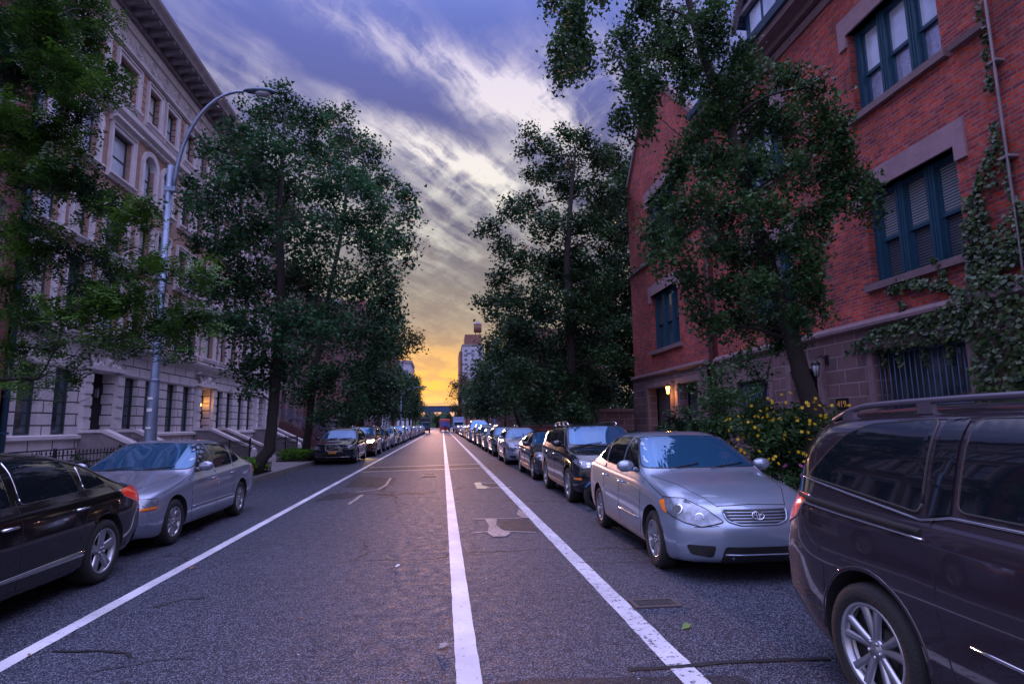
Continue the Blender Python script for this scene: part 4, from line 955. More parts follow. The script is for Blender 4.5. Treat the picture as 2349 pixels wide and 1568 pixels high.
    for y in P['axles']:
        for s_ in (-1,1):
            x0, x1 = sorted((s_*(Wd-.30), s_*(Wd+.3)))
            cut.lathe([(0,x0),(R*P.get('archk',1.16),x0),(R*P.get('archk',1.16),x1),(0,x1)], 40, fn=lambda r_,c,s,h,y=y:(h,y+r_*c,R+.01+r_*s), smooth=True)
    cme = cut.mesh('cut', [MT['disc'],MT['disc']]); 
    bm = bmesh.new(); bm.from_mesh(cme); bmesh.ops.remove_doubles(bm, verts=bm.verts, dist=1e-5); bmesh.ops.recalc_face_normals(bm, faces=bm.faces); bm.to_mesh(cme); bm.free()
    for p_ in cme.polygons: p_.material_index = 1
    co = link('cut', cme); md = o.modifiers.new('b','BOOLEAN'); md.operation = 'DIFFERENCE'; md.solver = 'EXACT'; md.object = co; md.material_mode = 'INDEX'
    dg = bpy.context.evaluated_depsgraph_get(); me2 = bpy.data.meshes.new_from_object(o.evaluated_get(dg)); me2.name = 'car_body'
    bpy.data.objects.remove(o); bpy.data.objects.remove(co)
    bm = bmesh.new(); bm.from_mesh(me2)
    for e in bm.edges:
        if len(e.link_faces) == 2 and e.calc_face_angle(0) > rad(46): e.smooth = False
    bm.to_mesh(me2)
    bv = BVHTree.FromBMesh(bm); bm.free()
    return me2, bv
def hit(bv, p, d):
    p, d = Vector(p), Vector(d).normalized(); loc, nor, i, _ = bv.ray_cast(p-d*4, d)
    if loc is None: return None
    if nor.dot(d) > 0: nor = -nor
    return loc, nor
DIRS = {'L':(1,0,0),'R':(-1,0,0),'F':(0,1,0),'B':(0,-1,0),'FL':(1,1,0),'FR':(-1,1,0),'BL':(1,-1,0),'BR':(-1,-1,0),'T':(0,0,-1)}
def dens(poly, step):
    out = []
    for a, b in zip(poly, poly[1:]+poly[:1]):
        n = max(1,int((Vector(b)-Vector(a)).length/step)); out += [Vector(a).lerp(Vector(b), i/n) for i in range(n)]
    return out
def rounded(poly, r=.04, n=4):
    out = []; k = len(poly)
    for i in range(k):
        a, b, c = Vector(poly[i-1]), Vector(poly[i]), Vector(poly[(i+1)%k]); q = min(r,(a-b).length*.45,(c-b).length*.45)
        p0 = b+(a-b).normalized()*q; p1 = b+(c-b).normalized()*q
        for j in range(n+1):
            t = j/n; out.append(tuple((p0*(1-t)**2+b*2*t*(1-t)+p1*t*t)))
    return out
def patch(bv, view, poly, off=.004, step=.06, r=.03):
    """poly: 3D points near the surface, seen along view; returns MB with a sheet lying on the body"""
    d = Vector(DIRS[view]).normalized(); upv = Vector((0,0,1)) if view != 'T' else Vector((0,1,0)); rt = d.cross(upv).normalized(); up = rt.cross(d)
    p2 = [(Vector(p).dot(rt), Vector(p).dot(up)) for p in poly]
    if r: p2 = rounded(p2, r)
    b = [tuple(v) for v in dens(p2, step)]
    n = len(b); xs = [q[0] for q in b]; ys_ = [q[1] for q in b]; extra = []
    y = min(ys_)+step*.5
    while y < max(ys_):
        x = min(xs)+step*.5
        while x < max(xs):
            ins = False
            for i in range(n):
                (ax,ay),(bx,by) = b[i], b[(i+1)%n]
                if (ay > y) != (by > y) and x < (bx-ax)*(y-ay)/(by-ay)+ax: ins = not ins
            if ins: extra.append((x,y))
            x += step
        y += step
    vs2, es, fs, *_ = geometry.delaunay_2d_cdt([Vector(q) for q in b+extra], [(i,(i+1)%n) for i in range(n)], [list(range(n))], 1, 1e-5)
    vs = []; last = None
    for q in vs2:
        base = rt*q[0]+up*q[1]; h = hit(bv, base, d)
        if h is None: h = hit(bv, base*.97, d)
        if h is None: h = last or (base, -d)
        last = h; vs.append(h[0]+h[1]*off-d*off*.5)
    mb = MB(); mb.add(vs, fs, 0, True)
    return mb
def pline(bv, view, pts, r=.005, off=.0, n=5, step=.06, closed=False, mb=None, mi=0):
    d = Vector(DIRS[view]).normalized(); pts = [Vector(p) for p in pts]; P = []
    if closed: pts = pts+[pts[0]]
    for a,b in zip(pts,pts[1:]):
        k = max(1,int((b-a).length/step)); P += [a.lerp(b,i/k) for i in range(k)]
    P.append(pts[-1]); out = []
    for p in P:
        h = hit(bv,p,d)
        if h: out.append(h[0]+h[1]*off)
    mb = mb or MB()
    if len(out) > 1: mb.tube(out, r, n, mi)
    return mb
def outline2(view, poly, r=.03):
    d = Vector(DIRS[view]).normalized(); upv = Vector((0,0,1)) if view != 'T' else Vector((0,1,0)); rt = d.cross(upv).normalized(); up = rt.cross(d)
    return [rt*a+up*b for a,b in rounded([(Vector(p).dot(rt), Vector(p).dot(up)) for p in poly], r)]
def wheel_meshes(key, R, width, rim, style, nsp):
    ax = lambda r_,c,s,h: (h, r_*c, r_*s)       # outer face at -x
    w = width/2
    ty = MB(); ty.lathe([(rim,w*.8),(rim+.015,w),(R-.03,w),(R-.006,w*.8),(R,w*.4),(R,-w*.4),(R-.006,-w*.8),(R-.03,-w),(rim+.02,-w),(rim,-w*.85)],40,fn=ax)
    for k in range(4): 
        x = -w*.5+k*w*.33; ty.lathe([(R+.001,x-.004),(R+.0015,x+.004)],40,fn=ax)
    wh = MB(); wh.lathe([(0.0,-w*.25),(rim*.98,-w*.25),(rim*.98,w*.8),(0,w*.8)],28,fn=ax,smooth=False); wh.lathe([(0,-w*.42),(rim*.5,-w*.40),(rim*.52,-w*.2)],24,fn=ax)
    rm = MB(); rm.lathe([(rim*.90,-w*.55),(rim*.93,-w*.88),(rim*1.01,-w*.97),(rim*1.035,-w*.9),(rim*1.03,-w*.2),(rim*.96,-w*.2)],40,fn=ax)
    hub = rim*.23; rm.lathe([(0,-w*.78),(hub*.55,-w*.78),(hub*.62,-w*.70),(hub,-w*.72),(hub*1.15,-w*.55),(hub*1.1,-w*.3)],28,fn=ax)
    def spoke(a, w0, w1, skew=0.0, dish=.0):
        vs = []
        for i in range(5):
            t = i/4; r_ = hub*.9+(rim*.95-hub*.9)*t; hw = (w0+(w1-w0)*t)/2; an = a+skew*t
            x = -w*(.70+.16*t-dish*math.sin(t*math.pi))
            for q, dx_ in ((-1,.05),(-.7,0),(.7,0),(1,.05)):
                c_, s_ = math.cos(an), math.sin(an); vs.append((x+dx_*1.0*w*4, r_*c_-q*hw*s_, r_*s_+q*hw*c_))
        fs = []
        for i in range(4):
            for j in range(3): fs.append((i*4+j,i*4+j+1,(i+1)*4+j+1,(i+1)*4+j))
        rm.add(vs, fs, 0, True)
    for k in range(nsp):
        a = 2*math.pi*k/nsp+.3
        if style == 'pair':
            for s_ in (-1,1): spoke(a+s_*.17, .036, .05, s_*.07)
        elif style == 'wide': spoke(a, .05, .15, 0)
        elif style == 'split':
            spoke(a, .10, .05, .14); spoke(a, .10, .05, -.14)
        else: spoke(a, .05, .075, 0)
    for k in range(5):
        a = 2*math.pi*k/5+.3+math.pi/5; rm.ball((-w*.76, hub*.78*math.cos(a), hub*.78*math.sin(a)), .012, n=6, m_=4)
    return dict(wheel=wh.mesh(key+'_wheel', MT['disc']), tyre=ty.mesh(key+'_tyre', MT['tyre']), rim=rm.mesh(key+'_rim', MT['alloy']))
def sidewin(P, bv, car, polys, glass='carglass', chrome=None):
    for v, s_ in (('L',-1),('R',1)):
        for poly in polys:
            pl = [(s_*1.0,y,z) for y,z in poly]
            g_ = patch(bv, v, pl, .004, .07, .05).build('side_window', MT[glass], car)
            ol = outline2(v, pl, .05); pline(bv, v, ol, .0055 if chrome else .008, .001, 5, .05, True).build('window_trim', MT['trim'] if not chrome else MT['chrome'], g_)
def make_car(P):
    me, bv = car_body(P); car = empty('parked_car'); hw = P['W']/2; L = P['L']
    b = link('body', me, car); b.color = (*P['col'],1)
    # windscreen and rear window
    w = P['ws']; pl = [(-w[0],0,w[1]),(w[0],0,w[1]),(w[2],0,w[3]),(0,0,w[3]+.02),(-w[2],0,w[3])]
    g_ = patch(bv,'F',pl,.004,.07,.06).build('windscreen', MT['windshield'], car)
    pline(bv,'F',outline2('F',pl,.06),.009,.001,5,.05,True).build('window_seal', MT['trim'], g_)
    mb = MB()
    for x0, x1 in ((-w[0]*.62,-.05),(w[0]*.08,w[0]*.72)):
        pts = []
        for i in range(8):
            t = i/7; h = hit(bv,(x0+(x1-x0)*t,0,w[1]-.02+.05*t),DIRS['F'])
            if h: pts.append(h[0]+h[1]*.02)
        if len(pts) > 2: mb.tube(pts,.008,5)
    mb.build('wiper', MT['trim'], g_)
    # inside mirror, seats dimly seen are left to reflections
    w = P['rw']; pl = [(-w[0],0,w[1]),(w[0],0,w[1]),(w[2],0,w[3]),(-w[2],0,w[3])]
    g_ = patch(bv,'B',pl,.004,.07,.06).build('rear_window', MT['carglass'], car); pline(bv,'B',outline2('B',pl,.06),.009,.001,5,.05,True).build('window_seal', MT['trim'], g_)
    sidewin(P, bv, car, P['wins'], chrome=P.get('chromewin'))
    # pillars between doors in black
    for v, s_ in (('L',-1),('R',1)):
        for ln in P['seams']: pline(bv,v,[(s_,y,z) for y,z in ln],.0045,-.0015,5,.06).build('door_seam', MT['seam'], car)
        if P.get('sidetrim'):
            mm, r_, ln = P['sidetrim']; pline(bv,v,[(s_,y,z) for y,z in ln],r_,.002,6,.1).build('side_moulding', MT[mm], car)
        for y,z in P['handles']:
            h = hit(bv,(s_,y,z),DIRS[v])
            if h:
                mb = MB(); q = h[0]; mb.tube([(q.x+s_*.004,y-.09,z),(q.x+s_*.035,y-.07,z+.004),(q.x+s_*.038,y+.06,z+.008),(q.x+s_*.004,y+.09,z+.008)],.013,6); hb = mb.build('door_handle', MT['chrome' if P.get('chromehandle') else P['paint']], car); hb.color = (*P['col'],1)
        # door mirror
        y, z = P['mirror']; h = hit(bv,(s_,y,z),DIRS[v]); q = h[0]; mb = MB()
        mb.ball((q.x+s_*.14,y-.0,z+.03),(.115,.075,.075),n=14,m_=10); mb.tube([(q.x-s_*.02,y,z-.02),(q.x+s_*.1,y,z)],[.035,.03],8)
        mo = mb.build('door_mirror', MT[P['paint']], car); mo.color = (*P['col'],1)
        mb = MB(); mb.ball((q.x+s_*.14,y+.03,z+.03),(.095,.05,.058),n=14,m_=8); mb.build('mirror_glass', MT['windshield'], mo)
    # lamps
    for v, s_ in (('FL',-1),('FR',1)):
        pl = [(s_*abs(x),y,z) for x,y,z in P['head']]
        hd = patch(bv,v,pl,.006,.045,.03).build('headlight', MT['headlight'], car)
        pline(bv,v,outline2(v,pl,.03),.007,.004,5,.04,True).build('lamp_seal', MT['trim'], hd)
        for x,y,z,r_ in P.get('bulbs',[]):
            h = hit(bv,(s_*x,y,z),DIRS[v])
            if h:
                mb = MB(); nn = h[1].to_track_quat('Z','Y').to_matrix(); mb.lathe([(r_,.004),(r_*.95,.010),(r_*.6,.006),(0,.009)],18,fn=lambda a,c,s,hh:tuple(h[0]+nn@Vector((a*c,a*s,hh)))); mb.build('reflector_bowl', MT['reflector'], hd)
        if P.get('amber'):
            pl = [(s_*abs(x),y,z) for x,y,z in P['amber']]; patch(bv,v,pl,.008,.04,.02).build('indicator', MT['amber'], hd)
    for v, s_ in (('BL',-1),('BR',1)):
        pl = [(s_*abs(x),y,z) for x,y,z in P['tail']]
        tl = patch(bv,v,pl,.006,.045,.025).build('tail_light', MT['redlens'], car); pline(bv,v,outline2(v,pl,.025),.005,.003,5,.04,True).build('lamp_seal', MT['chrome'], tl)
    # grille, intakes
    for nm, poly, mm, nbar, frame, barm in P['grilles']:
        g_ = patch(bv,'F',[(x,0,z) for x,z in poly],.005,.05,.03).build(nm, MT[mm], car)
        zs = [z for _,z in poly]; z0, z1 = min(zs), max(zs); mb = MB()
        for i in range(nbar):
            z = z0+(z1-z0)*(i+1)/(nbar+1); xs = []
            for (ax,az),(bx,bz) in zip(poly, poly[1:]+poly[:1]):
                if (az > z) != (bz > z): xs.append(ax+(bx-ax)*(z-az)/(bz-az))
            if len(xs) >= 2: pline(bv,'F',[(min(xs)+.02,0,z),(max(xs)-.02,0,z)],.0085,.006,6,.06,mb=mb)
        if mb.v: o_ = mb.build('grille_bar', MT[barm], g_); o_.color = (*P['col'],1)
        if frame: o_ = pline(bv,'F',outline2('F',[(x,0,z) for x,z in poly],.03),.011,.004,6,.04,True).build('grille_frame', MT[frame], g_); o_.color = (*P['col'],1)
    for ln, mm, r_ in P.get('flines',[]):
        mb = pline(bv,'F',[(x,0,z) for x,z in ln],r_,.0,5,.06); mb.build('bumper_line', MT[mm], car)
    for ln, mm, r_ in P.get('tlines',[]):
        mb = pline(bv,'T',[(x,y,3) for x,y in ln],r_,-.002,5,.06); pline(bv,'T',[(-x,y,3) for x,y in ln],r_,-.002,5,.06,mb=mb); mb.build('bonnet_seam', MT[mm], car)
    if P.get('emblem'):
        kind, ex, ez, er = P['emblem']; h = hit(bv,(ex,0,ez),DIRS['F'])
        if h:
            nn = h[1].to_track_quat('Z','Y').to_matrix(); yv = nn.inverted()@Vector((0,0,1)); an = math.atan2(yv.x, yv.y); mb = MB()
            def el_(cx_,cy_,a_,b_,r_=.0045):
                mb.tube([h[0]+nn@(Matrix.Rotation(-an,3,'Z')@Vector((cx_+a_*math.cos(t),cy_+b_*math.sin(t),.022))) for t in [2*math.pi*k/24 for k in range(25)]], r_, 5, caps=False)
            if kind == 'ovals': el_(0,0,er,er*.68); el_(0,er*.30,er*.62,er*.24,.003); el_(0,0,er*.22,er*.66,.003)
            else: el_(0,0,er,er)
            mb.build('emblem', MT['chrome'], car)
    # wheels
    for i, y in enumerate(P['axles']):
        for s_ in (-1,1):
            wo = link('wheel', P['wm']['wheel'], car); wo.location = (s_*(hw-.125), y, P['R']); wo.rotation_euler = (0,0,0 if s_ < 0 else math.pi)
            for k in ('tyre','rim'): link(k, P['wm'][k], wo)
    # dark underside
    mb = MB(); mb.box((-hw+.25,-L/2+.5,.16),(hw-.25,L/2-.5,.30)); mb.build('underbody', MT['trim'], car)
    if P.get('rails'):
        xr, ya, yb, mm = P['rails']
        for s_ in (-1,1):
            pts = []
            for i in range(15):
                t = i/14; y = ya+(yb-ya)*t; h = hit(bv,(s_*xr,y,3),DIRS['T'])
                pts.append((s_*xr,y,h[0].z+.012+.055*min(1,min(t,1-t)*9)))
            mb = MB(); mb.tube(pts,.018,8)
            for i in (1,5,9,13): mb.box((s_*xr-.015,pts[i][1]-.05,pts[i][2]-.07),(s_*xr+.015,pts[i][1]+.05,pts[i][2]))
            mb.build('roof_rail', MT[mm], car)
    return car, bv
# --- wheel styles
WM = {'c': wheel_meshes('c',.312,.20,.20,'wide',7), 'a': wheel_meshes('a',.325,.22,.225,'split',5), 'h': wheel_meshes('h',.31,.20,.20,'n',9), 'v': wheel_meshes('v',.345,.235,.235,'pair',5), 's': wheel_meshes('s',.35,.23,.24,'n',7)}
# --- silver compact sedan
S1 = dict(L=4.53,W=1.70,paint='paint',col=(.27,.33,.43),R=.312,axles=(-1.385,1.215),wm=WM['c'],kf=.34,kr=.22,tumble=.215,smt=.05,
 top=[(-2.265,.74),(-2.10,.82),(-1.6,.93),(-1.05,1.01),(-.95,1.04),(-.20,1.43),(.10,1.475),(.60,1.475),(1.05,1.39),(1.62,1.10),(1.72,1.075),(2.15,1.06),(2.265,1.0)],
 shoulder=[(-2.265,.68),(-1.9,.74),(-1.3,.85),(-.8,.92),(.5,.95),(1.7,.99),(2.265,.94)], bottom=[(-2.265,.20),(-1.9,.17),(-1,.2),(1,.2),(2.0,.24),(2.265,.30)],
 noseprof=[(.15,.10),(.22,.02),(.45,0),(.56,.01),(.60,.05),(.72,.10),(.80,.19)], tailprof=[(.2,.12),(.45,0),(.62,.02),(.9,.06),(1.05,.1)],
 ws=(.735,1.05,.575,1.405), rw=(.60,1.12,.52,1.38),
 wins=[[(-.78,1.00),(-.05,1.005),(-.05,1.405),(-.22,1.375)],[(.03,1.005),(.82,1.03),(.79,1.375),(.03,1.405)],[(.88,1.035),(1.28,1.07),(.93,1.31)]],
 seams=[[(-.98,.95),(-.98,.42),(-.9,.24)],[(-.01,1.0),(-.01,.24)],[(.86,1.02),(.86,.80),(.72,.5)],[(-.9,.245),(.80,.245)],[(-1.7,.78),(-.9,.955)]],
 sidetrim=('paint2',.013,[(-.93,.47),(-.05,.47)]), handles=[(-.20,.83),(.66,.85)], mirror=(-.62,1.03),
 head=[(.34,-2.18,.60),(.52,-2.1,.55),(.66,-1.98,.585),(.80,-1.66,.70),(.78,-1.62,.80),(.62,-1.85,.80),(.44,-2.05,.71)], bulbs=[(.66,-1.86,.70,.062),(.50,-2.02,.635,.05)],
 amber=[(.79,-1.70,.67),(.805,-1.60,.75),(.765,-1.66,.785),(.74,-1.76,.64)],
 tail=[(.55,2.1,.70),(.78,1.95,.70),(.82,1.80,.92),(.60,2.1,.93)],
 grilles=[('grille',[(-.34,.715),(.34,.715),(.31,.61),(.20,.575),(-.20,.575),(-.31,.61)],'trim',4,'paint3','paint'),('air_intake',[(-.36,.37),(.36,.37),(.40,.215),(-.40,.215)],'trim',1,None,'paint'),
          ('fog_recess',[(.44,.375),(.70,.375),(.66,.28),(.47,.26)],'trim',0,None,'trim'),('fog_recess',[(-.44,.375),(-.70,.375),(-.66,.28),(-.47,.26)],'trim',0,None,'trim')],
 flines=[([(-.62,.545),(-.40,.565)],'seam',.004),([(-.36,.745),(0,.76),(.36,.745)],'seam',.005)], tlines=[([(.36,-2.08),(.52,-1.75),(.66,-1.2),(.70,-1.0)],'seam',.005)], emblem=('ovals',0,.655,.062))
MT['paint2'] = mat('silver moulding', (.27,.33,.43), .25, metal=.6, coat=1); MT['paint3'] = MT['paint2']
# --- older silver blue sedan
S2 = dict(S1); S2.update(L=4.70,W=1.76,col=(.27,.30,.40),R=.31,axles=(-1.40,1.27),wm=WM['h'],tumble=.22,
 top=[(-2.35,.70),(-2.15,.76),(-1.6,.85),(-1.0,.95),(-.90,.98),(-.05,1.37),(.25,1.41),(.70,1.40),(1.10,1.31),(1.62,1.05),(1.72,1.03),(2.2,1.01),(2.35,.94)],
 shoulder=[(-2.35,.62),(-1.9,.69),(-1.3,.79),(-.8,.86),(.5,.90),(1.7,.94),(2.35,.88)], kf=.26,
 ws=(.76,.99,.60,1.345), rw=(.64,1.07,.55,1.32),
 wins=[[(-.72,.94),(.02,.95),(.02,1.345),(-.12,1.315)],[(.09,.95),(.86,.975),(.86,1.305),(.09,1.345)],[(.92,.98),(1.28,1.02),(.98,1.26)]],
 seams=[[(-.92,.9),(-.92,.42),(-.82,.24)],[(.055,.94),(.055,.24)],[(.90,.97),(.90,.78),(.76,.5)],[(-.82,.245),(.84,.245)],[(-1.7,.72),(-.86,.9)]],
 sidetrim=('paint2b',.013,[(-.88,.45),(.86,.45)]), handles=[(-.12,.80),(.72,.82)], mirror=(-.58,.99),
 head=[(.40,-2.3,.56),(.80,-1.95,.56),(.83,-1.85,.68),(.62,-2.1,.69),(.42,-2.25,.68)], bulbs=[(.58,-2.15,.62,.05)], amber=[(.5,-2.2,.555),(.82,-1.92,.555),(.83,-1.9,.585),(.5,-2.2,.58)],
 tail=[(.5,2.2,.70),(.82,2.0,.72),(.84,1.9,.90),(.55,2.2,.90)],
 grilles=[('grille',[(-.34,.67),(.34,.67),(.31,.58),(-.31,.58)],'trim',2,'chrome','chrome'),('air_intake',[(-.45,.38),(.45,.38),(.42,.27),(-.42,.27)],'trim',1,None,'trim')], emblem=('ring',0,.63,.04))
MT['paint2b'] = mat('blue silver moulding', (.29,.32,.42), .25, metal=.6, coat=1)
# --- black mid-size sedan with chrome lower trim
S3 = dict(S1); S3.update(L=4.73,W=1.83,paint='paintdark',col=(.008,.006,.007),R=.325,axles=(-1.44,1.34),wm=WM['a'],chromewin=True,chromehandle=True,tumble=.23,
 top=[(-2.43,.70),(-2.2,.77),(-1.6,.88),(-1.1,.95),(-1.0,.98),(-.15,1.36),(.25,1.40),(.75,1.385),(1.2,1.28),(1.75,1.05),(1.88,1.02),(2.2,1.0),(2.30,.93)],
 shoulder=[(-2.43,.64),(-1.9,.73),(-1.3,.82),(-.8,.87),(.5,.91),(1.7,.95),(2.30,.88)], bottom=[(-2.43,.20),(-1.9,.17),(-1,.2),(1,.2),(2.0,.24),(2.30,.30)],
 ws=(.78,1.00,.62,1.33), rw=(.66,1.07,.55,1.29),
 wins=[[(-.85,.94),(-.02,.955),(-.02,1.33),(-.2,1.31)],[(.10,.96),(.92,.985),(.84,1.29),(.10,1.33)],[(1.00,.99),(1.40,1.02),(1.28,1.12),(1.00,1.24)]],
 seams=[[(-1.02,.95),(-1.02,.45),(-.92,.26)],[(.05,1.0),(.05,.26)],[(1.0,1.04),(1.02,.82),(.86,.52)],[(-.9,.265),(.90,.265)],[(1.45,1.0),(1.6,.88),(1.62,.74)]],
 sidetrim=('chrome',.018,[(-.95,.36),(.95,.40)]), handles=[(-.12,.79),(.86,.82)], mirror=(-.68,.98),
 tail=[(.42,2.2,.91),(.78,1.9,.945),(.885,1.62,.925),(.885,1.68,.85),(.80,1.95,.75),(.50,2.2,.77)])
# --- large dark people carrier
S4 = dict(S1); S4.update(L=5.10,W=2.0,paint='paintdark',col=(.026,.019,.026),R=.352,axles=(-1.50,1.52),wm=WM['v'],tumble=.17,smt=.05,archk=1.13,kr=.20,
 top=[(-2.55,.86),(-2.35,.95),(-1.8,1.08),(-1.45,1.15),(-.45,1.59),(-.1,1.67),(.6,1.70),(1.5,1.69),(2.0,1.665),(2.27,1.60),(2.40,1.37),(2.53,1.10),(2.55,1.06)],
 shoulder=[(-2.55,.80),(-1.9,.93),(-1.2,1.02),(-.3,1.06),(1.0,1.10),(1.5,1.10),(2.3,1.14),(2.55,1.02)], bottom=[(-2.55,.22),(-1.9,.20),(2.0,.22),(2.55,.34)],
 noseprof=S1['noseprof'], tailprof=[(.2,.14),(.45,.0),(.70,.0),(.95,.06),(1.1,.10)],
 ws=(.84,1.18,.66,1.60), rw=(.74,1.22,.62,1.54),
 wins=[[(-1.05,1.13),(-.15,1.14),(-.15,1.58),(-.35,1.54)],[(-.05,1.14),(.92,1.165),(.92,1.60),(-.05,1.60)],[(1.13,1.13),(2.10,1.235),(1.80,1.51),(1.62,1.575),(1.13,1.60)]],
 seams=[[(-1.2,1.1),(-1.2,.5),(-1.1,.26)],[(-.1,1.1),(-.1,.26)],[(1.10,1.68),(1.04,.9),(1.0,.55),(.94,.3)],[(-1.1,.27),(.94,.27)],[(2.15,1.0),(1.95,.9),(1.88,.72),(1.90,.55)],[(2.0,1.66),(2.25,1.25)]],
 sidetrim=('chrome',.010,[(-1.1,.50),(.85,.60)]), handles=[(.02,.95),(-.28,.94)], mirror=(-.95,1.18), emblem=None,
 tail=[(.88,2.1,.98),(.955,2.05,1.12),(.80,2.35,1.13),(.72,2.42,.98),(.80,2.4,.84)], rails=(.70,-.1,2.05,'railm'),
 head=[(.45,-2.3,.70),(.80,-2.1,.72),(.92,-1.9,.86),(.60,-2.2,.84)], bulbs=[], amber=None)
MT['railm'] = mat('satin roof rail', (.16,.15,.19), .35, metal=.7)
# --- crossover / sport utility
S5 = dict(S1); S5.update(L=4.55,W=1.84,paint='paintdark',col=(.010,.012,.018),R=.35,axles=(-1.37,1.27),wm=WM['s'],tumble=.19,
 top=[(-2.275,.86),(-2.1,.97),(-1.6,1.05),(-1.2,1.10),(-1.08,1.14),(-.30,1.54),(.0,1.61),(.8,1.61),(1.6,1.56),(1.95,1.49),(2.18,1.18),(2.275,1.08)],
 shoulder=[(-2.275,.78),(-1.8,.90),(-1.2,1.0),(-.5,1.04),(1.0,1.08),(2.0,1.12),(2.275,1.0)], bottom=[(-2.275,.25),(-1.9,.22),(1.9,.24),(2.275,.34)],
 noseprof=[(.2,.12),(.3,.03),(.5,0),(.72,.02),(.88,.10),(.95,.2)], tailprof=[(.2,.14),(.5,0),(.8,.03),(1.1,.1)],
 ws=(.77,1.15,.62,1.52), rw=(.66,1.20,.56,1.46),
 wins=[[(-.85,1.10),(-.05,1.11),(-.05,1.50),(-.25,1.47)],[(.04,1.11),(.85,1.13),(.85,1.49),(.04,1.50)],[(.95,1.14),(1.55,1.18),(1.45,1.40),(.95,1.48)]],
 seams=[[(-1.05,1.05),(-1.05,.5),(-.95,.3)],[(0,1.08),(0,.3)],[(.90,1.1),(.92,.85),(.8,.55)],[(-.95,.3),(.85,.3)],[(-1.75,.88),(-.95,1.06)]],
 sidetrim=('chrome',.008,[(-.95,.36),(.82,.38)]), handles=[(-.18,.92),(.72,.95)], mirror=(-.68,1.14), rails=(.58,-.1,1.6,'chrome'),
 head=[(.40,-2.2,.72),(.72,-2.0,.72),(.86,-1.75,.84),(.80,-1.75,.90),(.50,-2.1,.84)], bulbs=[(.60,-2.05,.78,.055),(.72,-1.92,.80,.05)], amber=[(.70,-2.0,.50),(.86,-1.85,.50),(.86,-1.85,.54),(.70,-2.0,.54)],
 tail=[(.62,2.1,.95),(.86,1.9,.95),(.88,1.8,1.15),(.70,2.05,1.16)],
 grilles=[('grille',[(-.36,.84),(.36,.84),(.34,.74),(-.34,.74)],'trim',2,'chrome','chrome'),('air_intake',[(-.5,.52),(.5,.52),(.42,.34),(-.42,.34)],'trim',2,None,'trim')],
 flines=[], tlines=[([(.40,-1.95),(.58,-1.6),(.70,-1.15)],'seam',.005)], emblem=('ring',0,.79,.055))
# --- estate car
S6 = dict(S5); S6.update(L=4.80,W=1.86,col=(.010,.012,.022),R=.33,wm=WM['h'],axles=(-1.45,1.35),
 top=[(-2.4,.78),(-2.2,.86),(-1.6,.95),(-1.15,1.02),(-1.05,1.05),(-.2,1.45),(.1,1.51),(1.0,1.51),(1.8,1.45),(2.05,1.36),(2.3,1.05),(2.4,.98)],
 shoulder=[(-2.4,.70),(-1.8,.80),(-1.2,.9),(-.5,.93),(1.0,.97),(2.0,1.0),(2.4,.92)], ws=(.78,1.06,.62,1.42), rw=(.66,1.08,.56,1.36),
 wins=[[(-.80,.99),(-.02,1.0),(-.02,1.42),(-.2,1.39)],[(.06,1.0),(.88,1.02),(.88,1.41),(.06,1.42)],[(.97,1.03),(1.70,1.07),(1.5,1.35),(.97,1.40)]],
 handles=[(-.15,.84),(.75,.86)], mirror=(-.66,1.03), rails=(.58,.1,1.75,'chrome'),
 head=[(.42,-2.3,.62),(.74,-2.1,.62),(.87,-1.85,.74),(.55,-2.2,.76)], bulbs=[(.62,-2.15,.69,.05)], amber=None,
 grilles=[('grille',[(-.30,.76),(.30,.76),(.26,.57),(-.26,.57)],'trim',0,'chrome','chrome'),('air_intake',[(-.40,.44),(.40,.44),(.36,.34),(-.36,.34)],'trim',1,None,'trim'),('number_plate',[(-.16,.55),(.16,.55),(.16,.465),(-.16,.465)],'plate',0,None,'trim')],
 flines=[([(-.28,.60),(0,.67),(.28,.74)],'chrome',.010),([(-.75,.33),(0,.31),(.75,.33)],'chrome',.008)], emblem=None)
# --- tall van
S7 = dict(S4); S7.update(L=5.3,W=2.0,paint='paint',col=(.30,.33,.45),rails=None,
 top=[(-2.65,.95),(-2.4,1.05),(-1.8,1.2),(-1.5,1.28),(-.75,1.95),(-.3,2.08),(1.6,2.08),(2.4,2.04),(2.6,1.4),(2.65,1.2)], shoulder=[(-2.65,.88),(-1.9,1.0),(-1.2,1.12),(0,1.18),(2.65,1.18)],
 ws=(.85,1.32,.72,1.98), rw=(.76,1.35,.70,1.92), wins=[[(-1.1,1.25),(-.2,1.26),(-.2,1.9),(-.6,1.86)],[(-.05,1.26),(1.0,1.28),(1.0,1.92),(-.05,1.92)],[(1.15,1.28),(2.2,1.3),(2.1,1.9),(1.15,1.92)]], mirror=(-1.1,1.35))
BK = {k: make_car(s) for k, s in (('compact',S1),('older',S2),('black',S3),('carrier',S4),('suv',S5),('estate',S6),('van',S7))}
